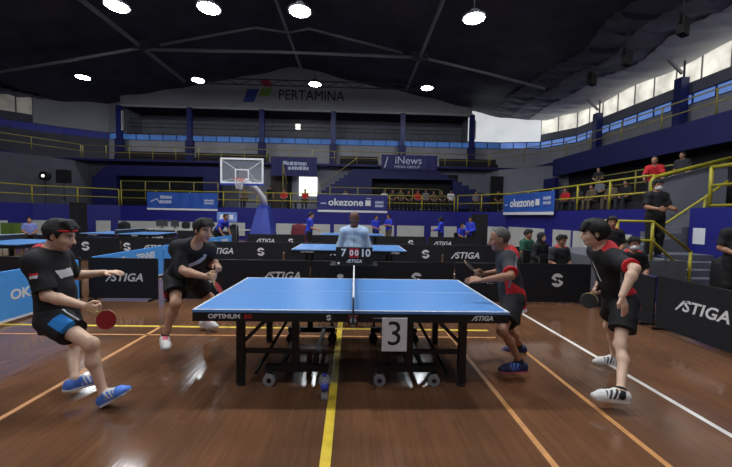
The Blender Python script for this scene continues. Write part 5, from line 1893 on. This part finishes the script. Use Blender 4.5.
def side_panel(c, k):
    a = unit(k['knee'][0]-k['hip'][0]); q = c-k['hip'][0]
    al = q @ a
    out = unit(k['Rh'][0]*.55+k['Rh'][2]*.45)
    p = q-np.outer(al, a)
    o1 = unit(np.cross(a, out))
    return (al > .10) & ((p @ out) > .03) & (np.abs(p @ o1-.005) < .055)


def side_piping(c, k):
    a = unit(k['knee'][0]-k['hip'][0]); q = c-k['hip'][0]
    al = q @ a
    o1 = unit(np.cross(a, unit(k['Rh'][0]*.55+k['Rh'][2]*.45)))
    p = q-np.outer(al, a)
    return (al > -.02) & (np.abs(p @ o1+.085) < .008) & ((p @ k['Rh'][0]) > 0)


build_person(J, 'player in black shirt with red collar lunging forward at the left, red paddle in hand', 'skin_pale', 'hair_black', 'short',
             dict(mat='cloth_black', sleeve=.86, ease=.024, hem=.10, regions=(('cloth_red', collar), ('cloth_white', patch(.03, -.02, .15, .07, 1, .5)), ('cloth_red', patch(.10, .13, .07, .05, -1)), ('cloth_white', patch(.10, .05, .075, .05, -1)),
                  ('cloth_white', lambda c, k: (lambda q: (np.abs(q @ k['Rs'][1]+.035) < .011) & (np.abs(q @ k['Rs'][2]-.01) < .028) & (q @ k['Rs'][0] > .02))(c-lerp(k['sh'][0], k['el'][0], .25))),
                  ('cloth_red', lambda c, k: (lambda q: (np.abs(q @ k['Rs'][1]+.015) < .010) & (np.abs(q @ k['Rs'][2]-.01) < .028) & (q @ k['Rs'][0] > .02))(c-lerp(k['sh'][0], k['el'][0], .25))))),
             dict(mat='cloth_black', length=.54, ease=.03, regions=(('cloth_cyan', side_panel), ('cloth_white', side_piping))),
             dict(mat='shoe_blue', sole='shoe_white', accent='shoe_white', tongue='shoe_white'), h=HP, build=.92, hands=hd)
P1 = bpy.data.objects['person']
# headband
hr_, hu_, hf_ = frame_of(J['look'], J['hup'])
base1 = np.array(P1.location)
hb = MB()
pts = []
for a in np.linspace(0, 2*PI, 40, endpoint=False):
    q = J['head']-base1+hr_*math.cos(a)*.086+hf_*(math.sin(a)*.107-.008)+hu_*(.045+.022*math.sin(a))
    pts.append(q)
hb.tube(pts, .009, 6, closed=True)
hb.build('headband', M['cloth_red'], P1)
w = J['wr'][0]
paddle(w+unit((.95, -.1, -.25))*.075+V(0, -.012, -.01), (.80, .0, -.56), (.15, -.98, .12), 'red table tennis paddle held by the near left player')

# second left player
J = player((183, 277), 4.15, (195, 245.5), 3.85, (203, 230.5, 3.80), (.86, -.48, -.18), (.12, -.05, 1), (-.86, -.5, 0), (-.72, -.68, 0),
           [((182, 271, .28, -1), (205, 276.5, .26, -1)), ((210, 264, .27, 1), (216, 262, .25, -1))],
           [((176, 303, .42, -1), (164.5, 337, .41, 1)), ((210, 298, .44, 1), (205, 320.5, .42, 1))],
           [(.55, -.83, 0), (.93, -.36, 0)])
hd = [dict(dir=(.97, -.15, .05), palm=(.1, .9, -.3), curl=1.1, thumb=.6), dict(dir=(.5, -.5, -.6), palm=(-.5, .3, -.6), curl=.7)]
build_person(J, 'player in black long cut shirt with a white chest stripe crouching left of the table', 'skin', 'hair_black', 'short',
             dict(mat='cloth_black', sleeve=1.05, ease=.024, hem=.13, regions=(('cloth_white', lambda c, k: (lambda x, y, f: (np.abs(y-.02-.75*-x-.0) < .036) & (np.abs(x) < .12) & (f > 0))(*[((c-k['chest']) @ k['Rs'][i])/k['s'] for i in range(3)])),
                                                                                          ('cloth_white', patch(-.10, .14, .03, .02, 1)))),
             dict(mat='cloth_black', length=.66, ease=.03, regions=(('cloth_red', lambda c, k: (lambda q, a: ((q-np.outer(q @ a, a)) @ k['Rh'][0] > .085) & (np.abs((q-np.outer(q @ a, a)) @ k['Rh'][2]) < .025))(c-k['hip'][0], unit(k['knee'][0]-k['hip'][0]))),)),
             dict(mat='shoe_white', sole='shoe_white', accent='shoe_white', tongue='shoe_pink'), h=HP, build=1.0, hands=hd, socks=dict(mat='cloth_black', height=.045))
w = J['wr'][0]
paddle(w+unit((.97, -.15, .05))*.075+V(0, -.01, -.01), (.5, .1, -.85), (.95, .15, .3), 'dark red paddle held by the crouching player left of the table')

# grey haired player on the right
J = player((513, 300), 3.58, (507, 252), 3.62, (499.5, 239, 3.62), (-.93, .3, -.2), (-.1, 0, 1), (.36, .93, 0), (.38, .92, 0),
           [((500, 272.5, .27, 1), (484, 273.5, .25, -1)), ((511, 276, .28, -1), (482, 280.5, .265, 1))],
           [((509, 331, .42, 1), (519.5, 346, .40, 1)), ((502, 331, .42, -1), (520, 363, .40, 1))],
           [(-.97, .2, -.1), (-.98, -.1, 0)])
hd = [dict(dir=(-.97, .1, .0), palm=(.1, -.9, -.3), curl=1.1, thumb=.6), dict(dir=(-.98, .05, .05), palm=(.05, .5, -.8), curl=.30, spread=.3)]
tailred = lambda c, k: (lambda x, y, f: (y < .22+.9*f) & (y > -.2) & (f < .06) & (x < .12))(*[((c-k['pel']) @ k['Rh'][i])/k['s'] for i in range(3)])
tailwhite = lambda c, k: (lambda x, y, f: (y < -.085) & (f < .0))(*[((c-k['pel']) @ k['Rh'][i])/k['s'] for i in range(3)])
sidestripe = lambda c, k: (lambda x, y, f: (np.abs(f+.035+.35*(y+.05)) < .011) & (y > -.2) & (y < .12) & (x < -.1))(*[((c-k['chest']) @ k['Rs'][i])/k['s'] for i in range(3)])
build_person(J, 'grey haired player in dark red shouldered shirt leaning in at the right table end', 'skin_tan', 'hair_grey', 'crop',
             dict(mat='cloth_dark', sleeve=.82, ease=.022, hem=.12, regions=(('cloth_red', tailred), ('cloth_white', tailwhite), ('cloth_grey', sidestripe), ('cloth_red', lambda c, k: yoke(c, k, -.065, .03)), ('cloth_red', collar), ('cloth_red', cuff(0, .02, .82)), ('cloth_red', cuff(1, .02, .82)))),
             dict(mat='cloth_black', length=.70, ease=.03),
             dict(mat='shoe_navy', sole='shoe_pink', accent='shoe_blue'), h=HP, build=.84, hands=hd, socks=dict(mat='cloth_black', height=.05))
w = J['wr'][0]
paddle(w+unit((-.97, .1, 0))*.075, (-.6, .1, .6), (.5, -.3, .8), 'paddle seen edge on held by the grey haired player', 'paddle_black')

# standing player on the right
J = player((621, 299), 3.25, (603, 248.5), 3.22, (594.5, 233, 3.22), (-.9, .42, -.1), (-.16, 0, 1), (.22, .97, 0), (.35, .93, 0),
           [((607, 270, .28, 1), (598.5, 283, .26, -1)), ((635, 268.5, .28, -1), (622, 296, .27, -1))],
           [((609, 326, .44, 1), (614, 357.5, .42, 1)), ((620, 345, .43, -1), (620.5, 391.5, .43, -1))],
           [(-.97, .1, 0), (-.96, .2, 0)])
hd = [dict(dir=(-.5, -.1, -.85), palm=(.5, -.7, -.2), curl=1.0, thumb=.6), dict(dir=(.22, -.1, -.95), palm=(-.35, .9, 0), curl=.15, spread=.3, thumb=.2)]
build_person(J, 'tall dark haired player in black and red standing at the right, hand on thigh', 'skin_pale', 'hair_black', 'mop',
             dict(mat='cloth_black', sleeve=.84, ease=.022, hem=.09, regions=(('cloth_red', lambda c, k: tailred(c, k) & (((c-k['pel']) @ k['Rh'][2]) < .0)), ('cloth_white', tailwhite), ('cloth_grey', sidestripe), ('cloth_red', lambda c, k: yoke(c, k, -.05, .05)), ('cloth_red', collar), ('cloth_red', cuff(0, .02, .84)), ('cloth_red', cuff(1, .02, .84)),
                                                                            ('cloth_white', patch(-.02, -.02, .016, .2, 1, .25)))),
             dict(mat='cloth_black', length=.66, ease=.03),
             dict(mat='shoe_white', sole='shoe_white', accent='cloth_dark'), h=HP, build=.88, hands=hd, socks=dict(mat='cloth_black', height=.03))
w = J['wr'][0]
paddle(w+unit((-.5, -.1, -.85))*.075, (-.5, -.1, -.85), (-.55, -.8, .1), 'black faced paddle held by the tall player at the right', 'paddle_black')


# ------------------------------------------------------------------ everybody else
def pose(o, a, H=1.7, kind='stand', lean=0.0, arms=None, look=None, hdrop=0.0, seat=.45, seat_back=0.0):
    """o ground point, a heading (0 = +y, pi = towards the viewer)"""
    s = H/1.72
    f = V(math.sin(a), math.cos(a), 0); r = V(math.cos(a), -math.sin(a), 0); o = V(*o)

    def W(x, y, z): return o+r*x*s+f*y*s+V(0, 0, z*s)
    J = {}
    if kind == 'stand':
        pz, py = .93, 0
        J['hip'] = [W(.088, 0, .93), W(-.088, 0, .93)]; J['knee'] = [W(.10, .03, .50), W(-.10, .03, .50)]; J['ank'] = [W(.11, -.02, .085), W(-.11, -.02, .085)]
    else:
        pz, py = seat+.09, 0
        J['hip'] = [W(.09, 0, pz), W(-.09, 0, pz)]; J['knee'] = [W(.13, .42, pz+.02), W(-.13, .42, pz+.02)]; J['ank'] = [W(.13, .44, .085), W(-.13, .44, .085)]
    J['toe'] = [unit(f+r*.15), unit(f-r*.15)]
    c, sn = math.cos(lean), math.sin(lean)

    def T(x, y, z): return W(x, py+y*c+z*sn, pz+z*c-y*sn)   # trunk space
    J['pel'] = T(0, 0, 0); J['neck'] = T(0, -.01, .52); J['sh'] = [T(.158, 0, .455), T(-.158, 0, .455)]
    hl = lean*.5
    J['head'] = J['neck']+(V(0, 0, 1)*math.cos(hl)+f*math.sin(hl))*.165*s+f*.03*s
    lk = look if look is not None else (0, 1, -.12-hdrop)
    J['look'] = r*lk[0]+f*lk[1]+V(0, 0, lk[2])
    J['hup'] = V(0, 0, 1)+f*(hdrop*.6+.05)
    arms = arms or 'down'
    A = {'down': [(.235, -.02, .20), (.24, .06, -.05)], 'lap': [(.23, .06, .22), (.10, .30, .10)], 'rail': [(.25, .18, .26), (.22, .40, .18)],
         'front': [(.235, .02, .20), (.05, .24, .10)], 'work': [(.23, .08, .20), (.16, .33, .16)], 'fold': [(.23, .06, .22), (-.04, .20, .24)]}[arms]
    J['el'] = [T(A[0][0]*sg, A[0][1], A[0][2]) for sg in (1, -1)]
    J['wr'] = [T(A[1][0]*sg, A[1][1], A[1][2]) for sg in (1, -1)]
    return J, s


def folk(px, Y, a, label, H=1.7, z=0.0, h=.011, x=None, kind='stand', lean=0.0, arms='down', look=None, hdrop=0.0, skin='skin_tan', hair='hair_black', hs='short',
         shirt='cloth_blue', sleeve=.8, pants='cloth_black', shoes='shoe_navy', regs=(), group=None, mask=False, hood=None, seat=.45, belly=0.0, build=1.0, face=True, seat_kind=None, hem=.08):
    X = x if x is not None else float(at_y(px, 216, Y)[0])
    J, s = pose((X, Y, z), a, H, kind, lean, arms, look, hdrop, seat)
    J['base'] = V(X, Y, z)
    t = build_person(J, label, skin, hair, hs, dict(mat=shirt, sleeve=sleeve, ease=.02, hem=hem, regions=regs) if shirt else None,
                     dict(mat=pants, length=2, ease=.016, name='trousers') if pants else None, dict(mat=shoes) if shoes else None, h=h, size=s, group=group, mask=mask, hood=hood,
                     belly=belly, build=build, face=face, fat=1.0 if h < .008 else 1.35)
    if kind == 'sit' and seat_kind:
        f = V(math.sin(a), math.cos(a), 0); r = V(math.cos(a), -math.sin(a), 0)
        c = thing('chair', seat_kind, 'chair', (X-f[0]*.02, Y-f[1]*.02, z), -a)
        q = seat*s-.06*s
        MB().box(-.22, .22, -.22, .22, q-.04, q).build('seat', M['dark_rubber'], c, bevel=.01)
        MB().box(-.21, .21, -.25, -.22, q+.12, q+.45).build('backrest', M['dark_rubber'], c, bevel=.01)
        for sx in (-1, 1):
            MB().tube([(sx*.2, -.23, q+.45), (sx*.2, -.23, 0)], .012, 6).build('leg', M['black_metal'], c)
            MB().tube([(sx*.2, .2, q-.03), (sx*.2, .2, 0)], .012, 6).build('leg', M['black_metal'], c)
    return t


RY = (('cloth_red', lambda c, k: yoke(c, k, -.06, .06)), ('cloth_red', collar))
# umpire
folk(354.5, 1.72, PI+.03, 'umpire in a pale blue shirt standing behind the scoreboard', H=1.635, h=.0075, skin='skin_dark', hs=None, shirt='cloth_sky', sleeve=1.9, arms='down', hdrop=.16, belly=.02, build=.95, regs=(('cloth_grey', patch(0, -.02, .010, .26, 1)), ('cloth_grey', patch(.075, .06, .07, .008, 1)), ('cloth_white', lambda c, k: collar(c, k, .075))))
# behind the right barrier
folk(526, 5.15, PI-.5, 'seated spectator in a dark green shirt behind the right barrier', H=1.66, h=.009, kind='sit', lean=.12, arms='lap', shirt='cloth_green', seat_kind='dark chair under the spectator in green')
folk(539.5, 4.28, PI-.35, 'seated spectator in a black headscarf beside the one in green', H=1.62, h=.009, kind='sit', lean=.12, arms='lap', shirt='cloth_black', sleeve=1.95, hood='cloth_black', skin='skin', seat_kind='dark chair under the spectator in a headscarf')
folk(558.5, 3.3, PI-.2, 'seated spectator in a black and red shirt, rightmost of the three behind the barrier', H=1.62, h=.008, kind='sit', lean=.16, arms='lap', shirt='cloth_dark', regs=RY, hdrop=.1, seat_kind='dark chair under the spectator in black and red')
folk(612, 3.1, PI+.25, 'standing team member in black and red behind the tall right player', H=1.64, h=.008, shirt='cloth_black', regs=RY, arms='front', look=(.3, 1, -.1))
folk(632, 2.25, PI+.25, 'seated team member wearing a white mask behind the tall right player', H=1.66, h=.008, kind='sit', lean=.15, arms='lap', shirt='cloth_black', regs=RY, mask=True, seat_kind='dark chair under the masked team member')
folk(655, 3.72, PI+.15, 'man in black with a white mask standing on the stair landing by the yellow rail', H=1.72, z=.75, h=.008, shirt='cloth_black', regs=(('cloth_red', lambda c, k: yoke(c, k, -.05, -.01)),), arms='work', mask=True)
folk(657.5, 7.3, 1.25*PI, 'man in a red shirt leaning on the upper yellow railing', H=1.70, z=ZF, h=.009, shirt='cloth_red', arms='rail', lean=.38, hair='hair_grey', hs='crop', look=(.2, 1, -.25), x=9.72)
folk(741, 1.95, PI+.55, 'man in black standing at the right edge of the picture behind the barrier', H=1.73, h=.008, shirt='cloth_black', arms='front', regs=(('cloth_red', lambda c, k: yoke(c, k, -.04, -.02)),))
# far side helpers in blue
folk(309, 9.6, PI/2-.2, 'man in a blue shirt standing by the far barrier left of the umpire', H=1.66, h=.012, arms='work', skin='skin', lean=.1)
folk(376, 13.0, PI-.6, 'man in a blue shirt standing just right of the umpire', H=1.60, h=.012, arms='front')
folk(389, 13.4, PI+.9, 'man in a blue shirt with a raised shoulder, second right of the umpire', H=1.66, h=.012, arms='fold', pants='cloth_brown', hem=.02)
folk(441.5, 11.2, PI/2+3.6, 'woman in blue with a dark headscarf standing at the far table', H=1.58, h=.012, arms='work', hood='hair_black', sleeve=1.9, hem=.3)
folk(462, 12.2, PI-.5, 'person in blue sitting low beside the standing pair at right', H=1.62, h=.012, kind='sit', arms='lap', seat=.5, seat_kind='chair under the sitting person in blue')
folk(471, 11.4, PI+.9, 'person in blue standing before the tall right loudspeaker', H=1.60, h=.012, arms='front', sleeve=1.9)
folk(218, 10.2, PI/2+.4, 'person in a blue shirt bending forward left of the basketball stand', H=1.66, h=.012, arms='rail', lean=.7)
folk(29, 11.0, PI-.8, 'person in pale blue sitting at the far left beside green chairs', H=1.62, h=.012, kind='sit', arms='lap', shirt='cloth_pale', seat_kind='chair under the person in pale blue')

# spectators in the right stand
rs = ((566, 'cloth_red', 0, 11.05, 'first from the left, in red'), (579, 'cloth_dark', 0, 11.05, 'second from the left, in dark grey'), (592, 'cloth_brown', 0, 11.05, 'third from the left, in brown'),
      (600, 'cloth_grey', 1, 12.0, 'fourth from the left, in grey'), (612, 'cloth_brown', 0, 11.05, 'fifth from the left, in light brown'), (626, 'cloth_black', 0, 11.05, 'rightmost, in black'))
for px, c, Y, X, words in rs:
    d_ = ray(px, 200); y_ = CAM[1]+d_[1]*X/d_[0]
    folk(px, float(y_), 1.5*PI-.1-.25, 'seated spectator in the right stand, %s' % words, H=1.66, z=ZF+.38*Y, h=.013, x=X, kind='sit', arms='lap', shirt=c, pants='cloth_brown' if 'brown' in c else 'cloth_dark', group='spectators in the right stand', lean=.08, seat=.42)
folk(563, 14.5, 1.3*PI, 'lone person up in the dark rear seats of the right stand', H=1.66, z=ZF+1.14, h=.014, x=13.0, kind='sit', arms='lap', shirt='cloth_dark', skin='skin')
folk(625, 8.3, 1.4*PI, 'person standing in the shade behind the right stand spectators', H=1.7, z=ZF+.38, h=.014, x=11.6, shirt='cloth_dark', arms='down')
# spectators in the far stand
cols = ['cloth_white', 'cloth_dark', 'cloth_brown', 'cloth_black', 'cloth_red', 'cloth_grey', 'cloth_brown', 'cloth_dark', 'cloth_white', 'cloth_grey', 'cloth_black']
pxs = [384, 392, 400, 408, 417, 425, 433, 441, 450, 475, 497]
for k, (px, c) in enumerate(zip(pxs, cols)):
    nm = c.split('_')[1]
    folk(px, 20.3 if px < 470 else 19.6, PI, 'seated far stand spectator in %s, number %s from the left beyond the navy sponsor banner' % (nm, ('one', 'two', 'three', 'four', 'five', 'six', 'seven', 'eight', 'nine', 'ten', 'eleven')[k]),
         H=1.62+.06*(k % 3), z=ZF+.12, h=.016, kind='sit', arms='lap', shirt=c, pants='cloth_dark', group='spectators in the far stand', lean=.05*(k % 3), seat=.5, face=False, build=.88)
for k, (px, c, words) in enumerate(((284, 'cloth_red', 'far stand spectator in red near the bright doorway'), (305, 'cloth_red', 'far stand spectator in red sitting under the bright doorway'), (345, 'cloth_white', 'far stand spectator in white above the navy sponsor banner'), (270, 'cloth_black', 'person in black standing by the brown door'), (245, 'cloth_brown', 'far stand spectator in brown behind the basket'))):
    folk(px, 20.2 if px != 270 else 21.4, PI, words, H=1.64, z=ZF, h=.016, kind='stand' if px == 270 else 'sit', arms='lap' if px != 270 else 'down', shirt=c, pants='cloth_dark', seat=.55, face=False)
for (x0, x1, y0, lab) in ((at_y(378, 200, 20.3)[0], at_y(455, 200, 20.3)[0], 20.35, 'long bench under the far stand spectators'), (at_y(470, 200, 19.6)[0], at_y(502, 200, 19.6)[0], 19.65, 'short bench at the right end of the far stand'), (at_y(238, 200, 20.2)[0], at_y(352, 200, 20.2)[0], 20.3, 'long bench behind the navy sponsor banner')):
    t = thing('bench', lab, 'bench', ((x0+x1)/2, y0, ZF)); w = float(x1-x0)/2
    MB().box(-w, w, -.16, .2, .42, .47).build('seat', M['seat_dark'], t)
    for sx in (-.9, 0, .9):
        MB().box(sx*w-.05, sx*w+.05, -.12, .16, 0, .42).build('support', M['seat_dark'], t)

# ------------------------------------------------------------------ light and view
w = bpy.data.worlds.new('world')
SC.world = w
w.use_nodes = True
bg = w.node_tree.nodes['Background']
bg.inputs['Color'].default_value = (.75, .85, 1, 1)
bg.inputs['Strength'].default_value = .05
SC.view_settings.view_transform = 'Standard'
SC.view_settings.look = 'None'
SC.view_settings.gamma = 1
SC.view_settings.exposure = 1.3
SC.view_settings.use_curve_mapping = False
SC.cycles.max_bounces = 6
SC.cycles.diffuse_bounces = 4
SC.cycles.glossy_bounces = 3
SC.cycles.transparent_max_bounces = 6
SC.cycles.sample_clamp_indirect = 4
SC.cycles.caustics_reflective = False
SC.cycles.caustics_refractive = False
SC.cycles.use_denoising = True
